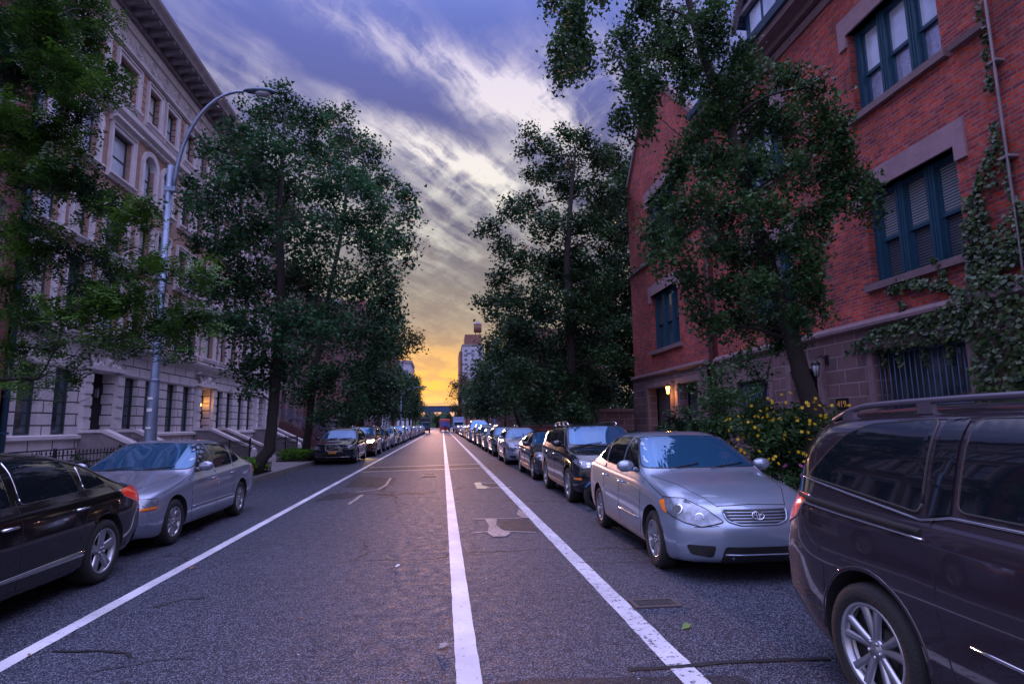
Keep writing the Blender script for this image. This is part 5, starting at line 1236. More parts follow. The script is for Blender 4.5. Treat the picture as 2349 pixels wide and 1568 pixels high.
# more parts for the people carrier seen close up
cr, bv = BK['carrier']
for v, s_ in (('L',-1),('R',1)):
    pline(bv,v,[(s_,1.10,1.045),(s_,1.7,1.075),(s_,2.33,1.12)],.020,-.006,8,.08).build('door_track', MT['seam'], cr)
    mb = pline(bv,v,[(s_,1.08,1.015),(s_,1.7,1.045),(s_,2.33,1.09)],.006,.004,5,.08); pline(bv,v,[(s_,-1.15,1.10),(s_,-.1,1.115),(s_,.95,1.135),(s_,1.12,1.10),(s_,1.7,1.17),(s_,2.2,1.235)],.008,.004,5,.06,mb=mb); mb.build('belt_moulding', MT['chrome'], cr)
    a = patch(bv,v,[(s_,.955,1.15),(s_,1.09,1.12),(s_,1.09,1.60),(s_,.955,1.60)],.006,.06,.0).build('door_pillar', MT['carglass'], cr)
    # arch lip
    for y in (-1.5,1.52):
        al = pline(bv,v,[(s_,y+.415*math.cos(t),.362+.415*math.sin(t)) for t in [math.pi*k/24*1.04-.06 for k in range(25)]],.009,-.003,5,.08).build('arch_lip', MT['paintdark'], cr); al.color = (*S4['col'],1)
    mb = MB(); mb.box((s_*.86-.10,1.08,.20),(s_*.86+.09,1.10,.42)); mb.build('mud_flap', MT['trim'], cr)
# far copies are taken from the finished prototypes
cmap = {}
for c in bpy.data.objects:
    if c.parent: cmap.setdefault(c.parent.name, []).append(c)
used = set()
def place_car(kind, x, y_front_axle, rz=0.0, color=None, label='', group=None):
    root, _ = BK[kind]
    ax = {'compact':-1.385,'older':-1.40,'black':-1.44,'carrier':-1.50,'suv':-1.37,'estate':-1.45,'van':-1.50}[kind]
    if kind in used:
        o = copy_tree(root, None, (*color,1) if color else None, cmap)
    else:
        used.add(kind); o = root
        if color:
            for c in cmap.get(root.name, []): c.color = (*color,1)
    o.location = (x, y_front_axle-ax, 0.0); o.rotation_euler = (0,0,rz)
    for k in ('label','category','group'):
        if k in o: del o[k]
    tag(o, label, 'car', group); return o
GRR, GRL = 'cars parked along the right kerb', 'cars parked along the left kerb'
place_car('carrier', 3.33, .12, 0, None, 'dark plum people carrier with roof rails cut off by the right edge', GRR)
comp = place_car('compact', 3.24, 6.52, -.035, None, 'silver compact sedan facing us behind the people carrier', GRR)
suv0 = place_car('suv', 3.50, 12.15, 0, None, 'glossy black sport utility car with roof rails behind the silver sedan', GRR)
place_car('black', -4.46, 4.10, 0, None, 'black sedan with chrome lower trim cut off by the left edge', GRL)
place_car('older', -4.58, 8.92, 0, None, 'silver blue older sedan behind the black sedan on the left', GRL)
place_car('estate', -4.62, 26.6, .0, None, 'dark estate car with a diagonal bar across its grille and an orange plate', GRL)
DK = (.012,.014,.022)
RR = [('black',3.52,17.2,(.030,.026,.030),'dark brown sedan parked behind the black sport utility car'),
 ('compact',3.36,24.0,(.36,.40,.55),'pale blue silver sedan, first light coloured car beyond the brown sedan'),
 ('estate',3.45,30.0,(.02,.022,.03),'dark estate car just behind the pale blue silver sedan'),
 ('black',3.45,35.6,(.12,.12,.15),'grey sedan between two dark estate cars on the right'),
 ('estate',3.45,41.3,(.05,.05,.06),'charcoal estate car in front of the tall dark sport utility car'),
 ('suv',3.45,47.6,(.02,.022,.03),'tall dark sport utility car just in front of the high roofed van'),
 ('van',3.45,54.6,(.22,.25,.36),'high roofed blue grey van by the right street lamp'),
 ('suv',3.45,61.5,(.35,.20,.04),'golden brown sport utility car directly behind the high roofed van'),
 ('compact',3.45,67.2,(.25,.25,.30),'grey sedan second behind the high roofed van'),
 ('compact',3.45,72.8,(.62,.62,.68),'white sedan third behind the high roofed van'),
 ('black',3.45,78.6,DK,'black sedan fourth behind the high roofed van'),
 ('suv',3.45,84.6,(.3,.3,.36),'silver sport utility car fifth behind the high roofed van'),
 ('compact',3.45,90.6,(.4,.4,.46),'silver sedan sixth behind the high roofed van'),
 ('estate',3.45,97,(.05,.06,.12),'dark blue estate seventh behind the high roofed van'),
 ('compact',3.45,104,(.5,.5,.56),'pale sedan eighth behind the high roofed van'),
 ('suv',3.45,112,DK,'black sport utility car near the far end of the right kerb'),
 ('compact',3.45,120,(.3,.3,.36),'last grey sedan at the far end of the right kerb')]
for k,x,y,c,l in RR: place_car(k,x,y,0,c,l,GRR)
lit = place_car('suv', -4.45, 32.4, 0, (.060,.030,.022), 'brown sport utility car with a glowing headlamp behind the dark estate car', GRL)
LL = [('compact',-4.45,38.6,(.03,.04,.08),'dark blue sedan parked right behind the car with the lit headlamp'),
 ('estate',-4.45,44.4,(.16,.17,.2),'grey estate car behind the dark blue sedan on the left'),
 ('black',-4.45,50.2,DK,'black sedan in front of the blue grey sport utility car by the scaffolding'),
 ('suv',-4.45,56.4,(.10,.13,.20),'blue grey sport utility car parked beside the scaffolding'),
 ('compact',-4.45,62.6,(.4,.42,.5),'silver sedan first behind the blue grey sport utility car'),
 ('suv',-4.45,68.6,(.05,.06,.1),'dark sport utility car second behind the blue grey one'),
 ('black',-4.45,74.6,(.2,.22,.28),'grey sedan third behind the blue grey sport utility car'),
 ('compact',-4.45,80.4,(.05,.05,.08),'dark sedan near the foot of the far left street lamp'),
 ('estate',-4.45,86.4,(.4,.42,.5),'silver estate car beside the far left street lamp'),
 ('suv',-4.45,92.6,DK,'black sport utility car just past the far left street lamp'),
 ('compact',-4.45,99,(.45,.45,.5),'pale sedan second past the far left street lamp'),
 ('black',-4.45,106,(.08,.1,.16),'dark blue sedan third past the far left street lamp'),
 ('suv',-4.45,114,(.3,.3,.36),'silver sport utility car fourth past the far left street lamp'),
 ('compact',-4.45,123,(.1,.1,.14),'last dark sedan at the far end of the left kerb')]
for k,x,y,c,l in LL: place_car(k,x,y,0,c,l,GRL)
for c in [o for o in bpy.data.objects if o.parent == lit and o.name.startswith('headlight')]:
    me = c.data.copy(); me.materials.clear(); me.materials.append(MT['headlit']); c.data = me
    c['label'] = 'lit warm headlamp'
pl = bpy.data.lights.new('headlamp_light','SPOT'); pl.energy = 60; pl.color = (1,.6,.25); pl.spot_size = 1.6; pl.spot_blend = .8; po = bpy.data.objects.new('headlamp_light', pl); col.objects.link(po); po.parent = lit; po.location = (.6,-2.35,.75); po.rotation_euler = (rad(80),0,rad(180))
# --- bus, lorries
def box_truck(name, x, y, w, h, l, cm, label, cat, back='lorry'):
    r = empty(name, (x,y,0)); tag(r, label, cat)
    mb = MB(); mb.box((-w/2,0,.9),(w/2,l,h)); mb.build('cargo_box', cm, r, bevel=.05)
    mb = MB(); mb.box((-w/2+.1,-1.7,.5),(w/2-.1,-.05,h*.72)); mb.build('cab', cm, r, bevel=.12)
    mb = MB(); mb.box((-w/2+.25,-1.72,h*.42),(w/2-.25,-1.705,h*.66)); mb.build('windscreen', MT['windshield'], r)
    mb = MB(); mb.box((-w/2,-1.8,.45),(w/2,-1.71,.75)); mb.build('bumper', MT['trim'], r)
    for s_ in (-1,1):
        mb = MB(); mb.ball((s_*(w/2-.3),-1.73,.95),(.14,.04,.1)); mb.build('headlight', MT['headlight'], r)
        for yy in (-.9,l*.75):
            mb = MB(); mb.lathe([(0,-.12),(.45,-.12),(.48,0),(.45,.12),(0,.12)],20,fn=lambda r_,c,s,hh,yy=yy,s_=s_:(s_*(w/2-.15)+hh,yy+r_*c,.48+r_*s)); mb.build('wheel', MT['tyre'], r)
    return r
MT['busred'] = mat('red bus paint', (.45,.04,.03), .3, coat=1, metal=.2); MT['busblue'] = mat('blue bus paint', (.03,.06,.30), .3, coat=1); MT['vanwhite'] = mat('pale blue lorry paint', (.30,.34,.55), .4, coat=.5)
MT['darkpaint'] = mat('dark lorry paint', (.03,.035,.05), .4, coat=.6)
bus = empty('bus', (.55,150,0)); tag(bus, 'red and blue bus driving away in the middle of the street', 'bus')
mb = MB(); mb.box((-1.3,0,.4),(1.3,11,3.2)); mb.build('body', MT['busred'], bus, bevel=.12)
mb = MB(); mb.box((-1.15,-.03,1.2),(1.15,-.005,2.6)); mb.build('rear_window', MT['busblue'], bus)
for s_ in (-1,1):
    mb = MB(); mb.box((s_*1.15-.1,-.04,.8),(s_*1.15+.1,-.01,1.1)); mb.build('tail_light', MT['redlens'], bus)
    mb = MB(); mb.box((s_*1.30-.02,.8,1.4),(s_*1.30+.02,10.5,2.5)); mb.build('side_window', MT['carglass'], bus)
    for yy in (2.2,8.5):
        mb = MB(); mb.lathe([(0,-.12),(.48,-.12),(.5,0),(.48,.12),(0,.12)],20,fn=lambda r_,c,s,hh,yy=yy,s_=s_:(s_*1.15+hh,yy+r_*c,.5+r_*s)); mb.build('wheel', MT['tyre'], bus)
box_truck('box_lorry', 3.6, 133, 2.4, 3.4, 6, MT['vanwhite'], 'pale blue box lorry at the far end just right of the bus', 'lorry')
box_truck('box_lorry', -4.0, 134, 2.4, 3.3, 6, MT['darkpaint'], 'dark box lorry at the far end left of the bus', 'lorry')
# ================================================================ trees and plants
def quads_mesh(name, C, A, B, m, shape='diamond', fold=.25):
    """one leaf per row: centre C, long half-axis A, short half-axis B"""
    n = len(C); Nn = np.cross(A, B); ln = np.linalg.norm(Nn, axis=1, keepdims=True)+1e-9; Nn = Nn/ln*np.linalg.norm(B, axis=1, keepdims=True)*fold
    if shape == 'fan':
        P = [C-A, C+A*.55-B, C+A*.75+Nn*.2, C+A*.55+B]
    elif shape == 'leaf':
        P = [C-A, C-B*.9-A*.1+Nn, C+A, C+B*.9-A*.1+Nn]
    else: P = [C-A, C-B+Nn, C+A, C+B+Nn]
    k = len(P); V_ = np.stack(P, 1).reshape(-1,3).astype(np.float32)
    me = bpy.data.meshes.new(name); me.vertices.add(n*k); me.vertices.foreach_set('co', V_.ravel())
    me.loops.add(n*k); me.loops.foreach_set('vertex_index', np.arange(n*k, dtype=np.int32))
    me.polygons.add(n); me.polygons.foreach_set('loop_start', np.arange(0,n*k,k,dtype=np.int32)); me.polygons.foreach_set('loop_total', np.full(n,k,dtype=np.int32))
    me.materials.append(m); me.update(calc_edges=True); me.validate(); return me
def rdir(n, zb=0.0):
    v = NP.normal(size=(n,3)); v[:,2] += zb; return v/np.linalg.norm(v,axis=1,keepdims=True)
def leaf_set(centers, per, spread, size, droop=.3, ratio=.42, flat=.45):
    C = np.repeat(centers, per, axis=0)+NP.normal(size=(len(centers)*per,3))*spread*np.array([1,1,.7])
    n = len(C); A = rdir(n); A[:,2] = A[:,2]*flat-droop; A /= np.linalg.norm(A,axis=1,keepdims=True)
    B = np.cross(A, rdir(n, 1.2)); B /= np.linalg.norm(B,axis=1,keepdims=True)+1e-9
    s = size*NP.uniform(.45,1.4,size=(n,1)); return C, A*s*.5, B*s*ratio*.5*1.6
def blob_points(c, r, n, shell=.55):
    d = rdir(n); q = NP.uniform(0,1,size=(n,1))**shell; return np.array(c)+d*q*r*np.array([1,1,.85])
def limb_path(a, b, sag=.12, n=6):
    a, b = Vector(a), Vector(b); o = Vector((random.uniform(-1,1),random.uniform(-1,1),random.uniform(.2,1)))*(b-a).length*sag
    return [a.lerp(b,i/n)+o*math.sin(math.pi*i/n)+Vector((random.uniform(-1,1),random.uniform(-1,1),0))*.02 for i in range(n+1)]
def root_flare(mb, p, r):
    pass
def tree(name, label, base, trunk, rads, blobs, Y, depth, leafm, lsize, dens_, per=14, group=None, shape='diamond', spread=.16, droop=.3, twigs=3, frond=False, thin=1.0, dfun=None, strands=False):
    """trunk: world points; blobs: (px,py,r_px) seen at distance about Y"""
    r = empty(name, base); tag(r, label, 'tree', group); bo = Vector(base)
    mb = MB(); tp = [Vector(p)-bo for p in trunk]
    # smooth trunk
    dense = []; dr = []
    for i in range(len(tp)-1):
        for k in range(6):
            t = k/6; dense.append(tp[i].lerp(tp[i+1],t)+Vector((random.uniform(-1,1),random.uniform(-1,1),0))*rads[i]*.08); dr.append(rads[i]+(rads[i+1]-rads[i])*t)
    dense.append(tp[-1]); dr.append(rads[-1]); mb.tube(dense, dr, 12)
    for a in range(5):
        t = a*1.257+random.random()*.5; mb.tube([tp[0]+Vector((math.cos(t),math.sin(t),0))*rads[0]*.6+Vector((0,0,.5)), tp[0]+Vector((math.cos(t),math.sin(t),0))*rads[0]*1.12+Vector((0,0,-.02))],[rads[0]*.25,rads[0]*.33],6)
    cents = []; todo = []
    for (px,py,rp) in blobs:
        yy = Y+random.uniform(-1,1)*depth if dfun is None else dfun(px,py)
        todo.append((at(px,py,yy)-bo, rp*yy/FPX))
    nodes = [(d, q, True) for d, q in zip(dense, dr)]
    def dist(nd, lc): return (nd[0]-lc).length*(1 if nd[2] else 1.15)+max(0,nd[0].z-lc.z+.15)*2.2
    todo.sort(key=lambda t: min((d-t[0]).length for d in dense))
    for lc, rr in todo:
        nd = min(nodes, key=lambda q: dist(q, lc)); L_ = (lc-nd[0]).length
        path = limb_path(nd[0], lc, .14); r0 = min(nd[1]*.7, .012+.013*L_) ; r1 = max(.005, r0*.45)
        mb.tube(path, [r0+(r1-r0)*i/6 for i in range(7)], 6)
        for i in (2,3,4,5,6): nodes.append((path[i], r0+(r1-r0)*i/6, False))
        for _ in range(twigs):
            d = Vector(rdir(1)[0]); mb.tube(limb_path(path[-2], lc+d*rr*.8, .15, 4), [r1*.7,r1*.55,r1*.4,r1*.3,r1*.2], 4)
        n = max(3,int(dens_*rr*rr*thin)); cents.append(blob_points(lc, rr, n))
        if strands:
            for _ in range(3):
                q = lc+Vector(rdir(1)[0])*rr*.8; h_ = random.uniform(.25,.75)*(1 if lc.z > 3 else .4); k_ = int(h_/.05); e_ = Vector((random.uniform(-.08,.08),random.uniform(-.08,.08),-h_))
                mb.tube([q,q+e_*.5+Vector((.02,0,0)),q+e_],[.005,.004,.002],4)
                cents.append(np.array([tuple(q+e_*(i/k_)) for i in range(k_)]))
    mb.build('trunk', MT['bark'], r)
    cen = np.concatenate(cents)
    if frond:
        C, A, B = [], [], []; n = len(cen)*per
        P0 = np.repeat(cen, per, axis=0)+NP.normal(size=(n,3))*spread; D = rdir(n); D[:,2] = D[:,2]*.35-.25; D /= np.linalg.norm(D,axis=1,keepdims=True)
        S = np.cross(D, np.tile([0,0,1.0],(n,1))+NP.normal(size=(n,3))*.35); S /= np.linalg.norm(S,axis=1,keepdims=True)+1e-9; L_ = NP.uniform(.14,.26,size=(n,1))
        for k in range(7):
            t = (k+.5)/7
            for s_ in (-1,1):
                c = P0+D*L_*(t-.5)+S*s_*lsize*.5-np.array([0,0,.03])*t+NP.normal(size=(n,3))*.010; a = (S*s_+D*.35); a /= np.linalg.norm(a,axis=1,keepdims=True)
                C.append(c); A.append(a*lsize*.5); b = D*lsize*.27; B.append(b)
        C, A, B = map(np.concatenate, (C,A,B))
    else: C, A, B = leaf_set(cen, per, spread, lsize, droop)
    link('crown', quads_mesh('crown', C, A, B, MT[leafm], shape), r)
    return r
# --- young honey locust standing just outside the left edge, its boughs reaching in
fg = [(30,50,85),(120,60,80),(190,80,60),(215,30,40),(50,170,85),(140,170,70),(190,150,45),(30,290,80),(110,300,75),(180,260,50),(235,200,38),(255,180,18),(60,400,80),(140,400,60),(200,430,55),(250,470,50),(310,485,38),(345,485,22),(40,540,60),(120,570,40),
      (30,650,50),(80,600,40),(210,590,45),(60,730,60),(140,720,50),(20,800,40),(110,800,36),(200,680,50),(250,700,50),(260,640,40),(330,610,32),(390,610,38),(440,625,34),(475,625,20),(310,690,55),(370,715,60),(430,735,50),(480,745,25),(330,770,50),(390,790,36),(230,770,45),(170,860,26),(90,870,36),(30,850,36),(150,540,30),(250,560,30)]
tree('honey_locust', 'bright green honey locust reaching in from the left edge, nearest tree to the camera', (-6.3,6.6,.15), [(-6.3,6.6,.1),(-6.35,6.7,2),(-6.3,6.9,4),(-6.35,7.2,6),(-6.1,7.6,8.5),(-6.1,7.8,10.5)], [.16,.13,.11,.09,.05,.02],
     fg, 8.2, 1.0, 'leaf_locust', .055, 100, per=13, frond=True, spread=.10, twigs=2)
# --- large pavement tree on the left
T1 = [(650,225,38),(600,262,55),(690,268,50),(555,300,40),(735,275,40),(620,340,70),(710,345,70),(520,350,50),(470,340,26),(560,405,75),(655,430,80),(495,450,75),(448,480,40),(440,430,30),(750,430,70),(810,420,50),(850,450,45),(600,520,85),(520,560,70),(455,560,34),(700,540,80),(790,510,65),(865,500,55),(925,450,35),(940,500,34),(925,560,38),(935,610,24),(850,560,50),
      (560,650,80),(650,650,85),(740,630,75),(490,660,55),(590,760,80),(690,750,80),(520,750,50),(570,840,50),(640,850,55),(590,890,24),(480,730,30),(740,730,60),(560,900,20)]
tree('pavement_tree', 'large dark green pavement tree with a leaning trunk on the left', (-5.95,19.3,.15), [(-5.95,19.2,.12),at(618,1030,19.2),at(628,930,19.2),at(640,780,19.1),at(645,640,19),at(640,480,18.9),at(650,330,18.8),at(655,240,18.8)], [.21,.175,.165,.15,.13,.10,.05,.02],
     T1, 19, 1.9, 'leaf_teal', .135, 60, per=26, shape='fan', spread=.17)
T2 = [(775,262,36),(800,320,50),(850,350,45),(830,410,50),(880,420,40),(760,370,50),(870,590,50),(900,540,40),(830,660,70),(885,690,42),(790,760,75),(860,770,60),(840,850,50),(760,860,60),(700,900,50),(810,930,45),(750,950,40),(680,820,50)]
tree('pavement_tree', 'tall pavement tree in a raised bed behind the large leaning tree on the left', (-6.2,27.6,.15), [at(700,1052,27.6),at(708,980,27.6),at(718,880,27.6),at(750,700,27.4),at(790,500,27.2),at(800,330,27)], [.2,.17,.15,.12,.08,.03],
     T2, 27.5, 2.3, 'leaf_teal', .17, 44, per=24, shape='fan', spread=.21)
T3 = [(890,640,34),(880,720,46),(905,750,30),(880,800,46),(860,880,50),(900,880,30),(830,880,40),(850,930,34),(800,960,30),(890,940,26)]
tree('pavement_tree', 'third pavement tree from the camera on the left, over the parked cars', (-6.2,40,.15), [at(826,1010,40),at(830,940,40),at(850,800,40),at(880,680,40)], [.2,.16,.12,.04],
     T3, 40, 2, 'leaf_dark', .22, 40, per=18, spread=.34)
T3b = [(905,770,26),(925,790,30),(950,785,20),(960,800,14),(935,770,20),(900,800,30),(915,815,24),(960,775,14)]
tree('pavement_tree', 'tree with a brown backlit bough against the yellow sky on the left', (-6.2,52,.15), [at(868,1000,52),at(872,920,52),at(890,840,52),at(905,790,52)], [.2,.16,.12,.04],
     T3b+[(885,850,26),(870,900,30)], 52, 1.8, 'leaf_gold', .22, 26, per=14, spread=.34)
# --- tall trees in the garden on the right
RT = [(1215,305,24),(1205,350,26),(1250,330,30),(1300,310,30),(1335,330,40),(1290,370,45),(1370,370,50),(1235,400,42),(1310,430,60),(1390,450,60),(1170,480,36),(1215,470,40),(1130,520,30),(1100,528,20),(1250,520,60),(1330,520,60),(1160,560,40),(1400,540,50),(1195,600,50),(1150,640,38),(1270,610,70),(1350,620,70),(1120,690,30),(1170,690,50),(1130,730,22),(1240,700,80),(1330,710,80),(1410,640,40),
      (1180,770,60),(1150,830,36),(1260,800,90),(1350,810,85),(1190,860,60),(1280,890,70),(1370,890,60),(1160,910,40),(1220,930,50),(1320,940,36),(1400,830,50)]
tree('garden_tree', 'tallest dense tree on the right, its trunk beside the low brick wall', (5.35,23.4,.15), [(5.35,23.4,.1),at(1313,940,23.4),at(1310,800,23.3),at(1300,600,23),at(1310,450,23),at(1320,340,23)], [.24,.2,.18,.14,.09,.03],
     RT, 23.5, 2.2, 'leaf_dark', .15, 50, per=30, spread=.18, shape='leaf')
RT2 = [(1400,360,40),(1435,400,44),(1415,470,50),(1440,540,40),(1400,600,40),(1435,660,45),(1400,720,50),(1440,760,45),(1390,800,50),(1435,850,50),(1400,900,40),(1440,920,34),(1360,900,50),(1300,850,50),(1250,930,40),(1450,420,36),(1452,500,36),(1455,600,36),(1455,700,36),(1455,800,36),(1455,880,36),(1380,500,50),(1370,680,50)]
tree('garden_tree', 'thinner tree squeezed between the tallest tree and the gabled building', (9.6,31,.15), [(9.6,31,.1),at(1405,900,31),at(1410,700,31),at(1415,500,31),at(1420,380,31)], [.2,.16,.13,.09,.03],
     RT2, 31, 2, 'leaf_dark', .19, 70, per=24, spread=.3, shape='leaf')
RT3 = [(1130,800,36),(1150,860,40),(1110,870,26),(1140,920,40),(1110,930,30),(1180,880,40),(1200,800,40),(1170,740,36),(1100,840,18),(1095,900,20)]
tree('garden_tree', 'tree behind the right street lamp overhanging the parked cars', (6.3,44,.15), [(6.3,44,.1),at(1180,930,44),at(1170,860,44),at(1160,780,44)], [.2,.17,.13,.05],
     RT3, 44, 2.2, 'leaf_dark', .24, 34, per=18, spread=.36)
# --- ginkgo in front of the brick building, hung with strands
GK = [(1470,20,56),(1540,40,60),(1430,80,42),(1510,110,60),(1450,150,36),(1450,205,36),(1470,250,30),(1425,262,16),(1560,120,50),(1610,60,50),(1580,170,40),(1500,190,34),(1280,10,26),(1330,25,24),(1310,60,20),(1290,95,20),(1340,100,18),(1320,135,12),(1285,130,14),(1390,-45,34),(1330,-25,26),(1640,20,40),
      (1690,120,44),(1640,190,52),(1720,180,62),(1800,180,52),(1860,200,36),(1900,245,32),(1935,275,20),(1630,270,60),(1720,270,70),(1810,280,62),(1880,310,44),(1935,330,26),(1580,330,46),(1555,390,40),(1640,370,62),(1730,370,66),(1820,380,50),(1890,390,40),(1950,400,30),(1990,420,24),(1910,430,26),
      (1520,460,36),(1590,470,60),(1680,480,66),(1765,480,52),(1490,520,26),(1550,540,44),(1640,570,60),(1730,570,62),(1810,560,52),(1865,590,30),(1580,620,36),(1660,660,52),(1740,660,60),(1820,650,50),(1870,660,26),(1700,740,44),(1770,740,40),(1840,720,30),(1600,700,26),(1650,740,26),(1880,480,20),(1840,500,24)]
tree('ginkgo', 'ginkgo with drooping strands of leaves in front of the red brick building', (5.75,8.75,.15), [(5.75,8.75,.1),at(1872,960,8.7),at(1838,860,8.65),at(1805,740,8.6),at(1750,560,8.5),at(1705,400,8.4),at(1665,260,8.4),at(1610,120,8.3),at(1575,-20,8.2),at(1560,-200,8.2)], [.17,.15,.135,.12,.105,.09,.08,.07,.05,.03],
     GK, 8.4, .75, 'leaf_ginkgo', .076, 300, per=17, shape='fan', spread=.085, droop=.5, twigs=3, strands=True)
lowv = [(1640,860,40),(1700,830,40),(1770,800,34),(1620,930,34),(1660,910,40),(1720,900,34),(1680,970,30),(1740,860,30),(1590,890,20)]
o = tree('climbing_vine', 'leafy vine sprawling below the ginkgo beside the barred window', (6.6,11.6,.15), [(6.6,11.6,.1),(6.6,11.6,1.2),(6.7,11.5,2.1),(6.7,11.2,2.8)], [.05,.04,.03,.02],
     lowv, 11.3, .5, 'leaf_ginkgo', .085, 260, per=9, spread=.12)
o['category'] = 'vine'
# --- far street trees: prototypes, then copies that share their meshes
def proto_tree(name, label, Hh, R, leafm, n, size, group):
    r = empty(name, (0,0,0)); tag(r, label, 'tree', group); mb = MB()
    mb.tube([(0,0,-.05),(.05,.05,Hh*.25),(-.05,.1,Hh*.5),(.1,0,Hh*.8)], [.2,.16,.12,.04], 8); cen = []
    for i in range(26):
        a = random.uniform(0,6.28); z = Hh*random.uniform(.28,.97); q = R*math.sin(math.pi*min(1,max(.1,(z/Hh-.12)/.92)))*random.uniform(.25,.85)
        c = Vector((q*math.cos(a),q*math.sin(a),z)); mb.tube([Vector((0,0,z*.62)),Vector((0,0,z*.7)).lerp(c,.5)+Vector((0,0,.2)),c],[.06,.04,.015],5); cen.append(blob_points(c, R*random.uniform(.26,.42), n))
    mb.build('trunk', MT['bark'], r); C, A, B = leaf_set(np.concatenate(cen), 16, .32, size)
    link('crown', quads_mesh('crown', C, A, B, MT[leafm], 'leaf'), r); return r
pa = proto_tree('pavement_tree', 'x', 10.5, 3.4, 'leaf_dark', 16, .26, 'trees down the street')
pb = proto_tree('pavement_tree', 'x', 13.5, 3.8, 'leaf_dark', 17, .30, 'trees down the street')
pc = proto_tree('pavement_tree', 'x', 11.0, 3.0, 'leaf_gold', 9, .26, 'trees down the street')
lab = ['on the left just beyond the scaffolding','on the left between the scaffolding and the far lamp','on the left under the far street lamp','on the left just past the far street lamp','second on the left past the far street lamp','third on the left past the far street lamp','last on the left by the dark lorry',
       'on the right behind the low brick wall, nearest the lamp','on the right next after the street lamp','on the right behind the high roofed van','second on the right after the high roofed van','third on the right after the high roofed van','far right, beside the box lorry','last on the right before the railway bridge']
FT = [(pb,-7.6,68,.8),(pa,-7.2,77,.85),(pb,-7.2,88,.78),(pa,-7.0,99,1.0),(pb,-7.0,112,.85),(pa,-7.0,128,1.15),(pb,-7.4,148,1.0),(pb,8.6,38,1.0),(pb,7.2,53,.85),(pa,6.8,63,1.05),(pb,6.6,75,.8),(pa,6.6,88,1.05),(pa,6.6,112,1.0),(pa,7.2,150,1.2)]
kind_ = {pa.name:'small dark pavement tree ', pb.name:'tall dark pavement tree '}
seen = set()
cmap2 = {r.name: kids(r) for r in (pa,pb,pc)}
for i,(p,x,y,s) in enumerate(FT):
    o = p if p.name not in seen else copy_tree(p, None, None, cmap2); seen.add(p.name)
    o.location = (x,y,.12); o.scale = (s,s,s); o.rotation_euler = (0,0,i*1.7); o['label'] = kind_[p.name]+lab[i]
for i,(x,s,l) in enumerate([(-11,1.0,'left of the middle'),(-4,1.1,'at the middle left'),(3.5,1.05,'at the middle right'),(10.5,1.15,'on the far right')]):
    o = copy_tree(pa, None, None, cmap2); o.location = (x,402+i*2,-3.4); o.scale = (s*1.5,s*1.2,s*1.12); o['label'] = 'tree behind the elevated railway at the street end, '+l
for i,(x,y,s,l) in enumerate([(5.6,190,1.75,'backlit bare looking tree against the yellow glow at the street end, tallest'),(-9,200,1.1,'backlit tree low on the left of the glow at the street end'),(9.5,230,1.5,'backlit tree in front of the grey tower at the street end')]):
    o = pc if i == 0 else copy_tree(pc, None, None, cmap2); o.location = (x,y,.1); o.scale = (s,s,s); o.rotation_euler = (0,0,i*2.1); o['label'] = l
# --- shrubs: garden bushes behind the brick wall
def shrub(name, label, loc, R, H_, leafm, n, size, cat='bush', group=None, per=10, stems=14):
    r = empty(name, loc); tag(r, label, cat, group); mb = MB(); cen = []
    for i in range(stems):
        a = random.uniform(0,6.28); q = R*math.sqrt(random.random())*.85; h = H_*random.uniform(.45,.95); c = Vector((q*math.cos(a),q*math.sin(a),h))
        mb.tube([(q*.3*math.cos(a),q*.3*math.sin(a),-.05),c*.5+Vector((0,0,h*.1)),c],[.012,.010,.005],5); cen.append(blob_points(c,R*.38,n)); cen.append(blob_points(c*.6,R*.34,max(2,n//2)))
    mb.build('stems', MT['bark'], r); C, A, B = leaf_set(np.concatenate(cen), per, R*.10, size); link('foliage', quads_mesh('foliage', C, A, B, MT[leafm], 'leaf'), r); return r
sb = shrub('garden_bush', 'x', (8.3,29,.1), 1.7, 3.0, 'leaf_dark', 14, .14, group='bushes behind the low brick wall'); cm3 = {sb.name: kids(sb)}
for i,(x,y,s,l) in enumerate([(8.3,28.2,1,'green bush just behind the stone wall beside the gabled building'),(8.4,33,1.1,'bush second behind the low brick wall from the gabled building'),(8.3,38,1.0,'bush third behind the low brick wall from the gabled building'),(8.4,44,1.2,'bush fourth behind the low brick wall from the gabled building'),(8.3,51,1.2,'bush fifth behind the low brick wall from the gabled building'),(8.3,58,1.3,'last bush behind the far end of the low brick wall')]):
    o = sb if i == 0 else copy_tree(sb, None, None, cm3); o.location = (x,y,.1); o.scale = (s,s,s); o.rotation_euler = (0,0,i); o['label'] = l
# flowering bush between the silver sedan and the people carrier
fb = shrub('flowering_bush', 'bush with many small yellow daisy flowers between the silver sedan and the building', (5.55,9.05,.15), .80, 1.78, 'leaf_ginkgo', 26, .075, per=12, stems=24)
def flowers(parent, n, fn_, s, m, name):
    C, A, B = [], [], []
    for _ in range(n):
        c = np.array(fn_()); nrm = rdir(1,.4)[0]; nrm[1] -= .5; t = np.cross(nrm,[0,0,1.]); t /= np.linalg.norm(t)+1e-9; u = np.cross(nrm,t); u /= np.linalg.norm(u)+1e-9
        for k in range(6):
            a = k*math.pi/3; d = t*math.cos(a)+u*math.sin(a); C.append(c+d*s*.5); A.append(d*s*.5); B.append(np.cross(nrm,d)*s*.2)
    o = link(name, quads_mesh(name, np.array(C), np.array(A), np.array(B), m, 'leaf', .0), parent); return o
def fpos():
    a = random.uniform(0,6.28); q = .95*math.sqrt(random.random()); return (q*math.cos(a), q*math.sin(a)-.15, 1.0+.98*random.random()**.8-.3*q)
o = flowers(fb, 210, fpos, .034, MT['petal'], 'blossom'); o['kind'] = 'stuff'
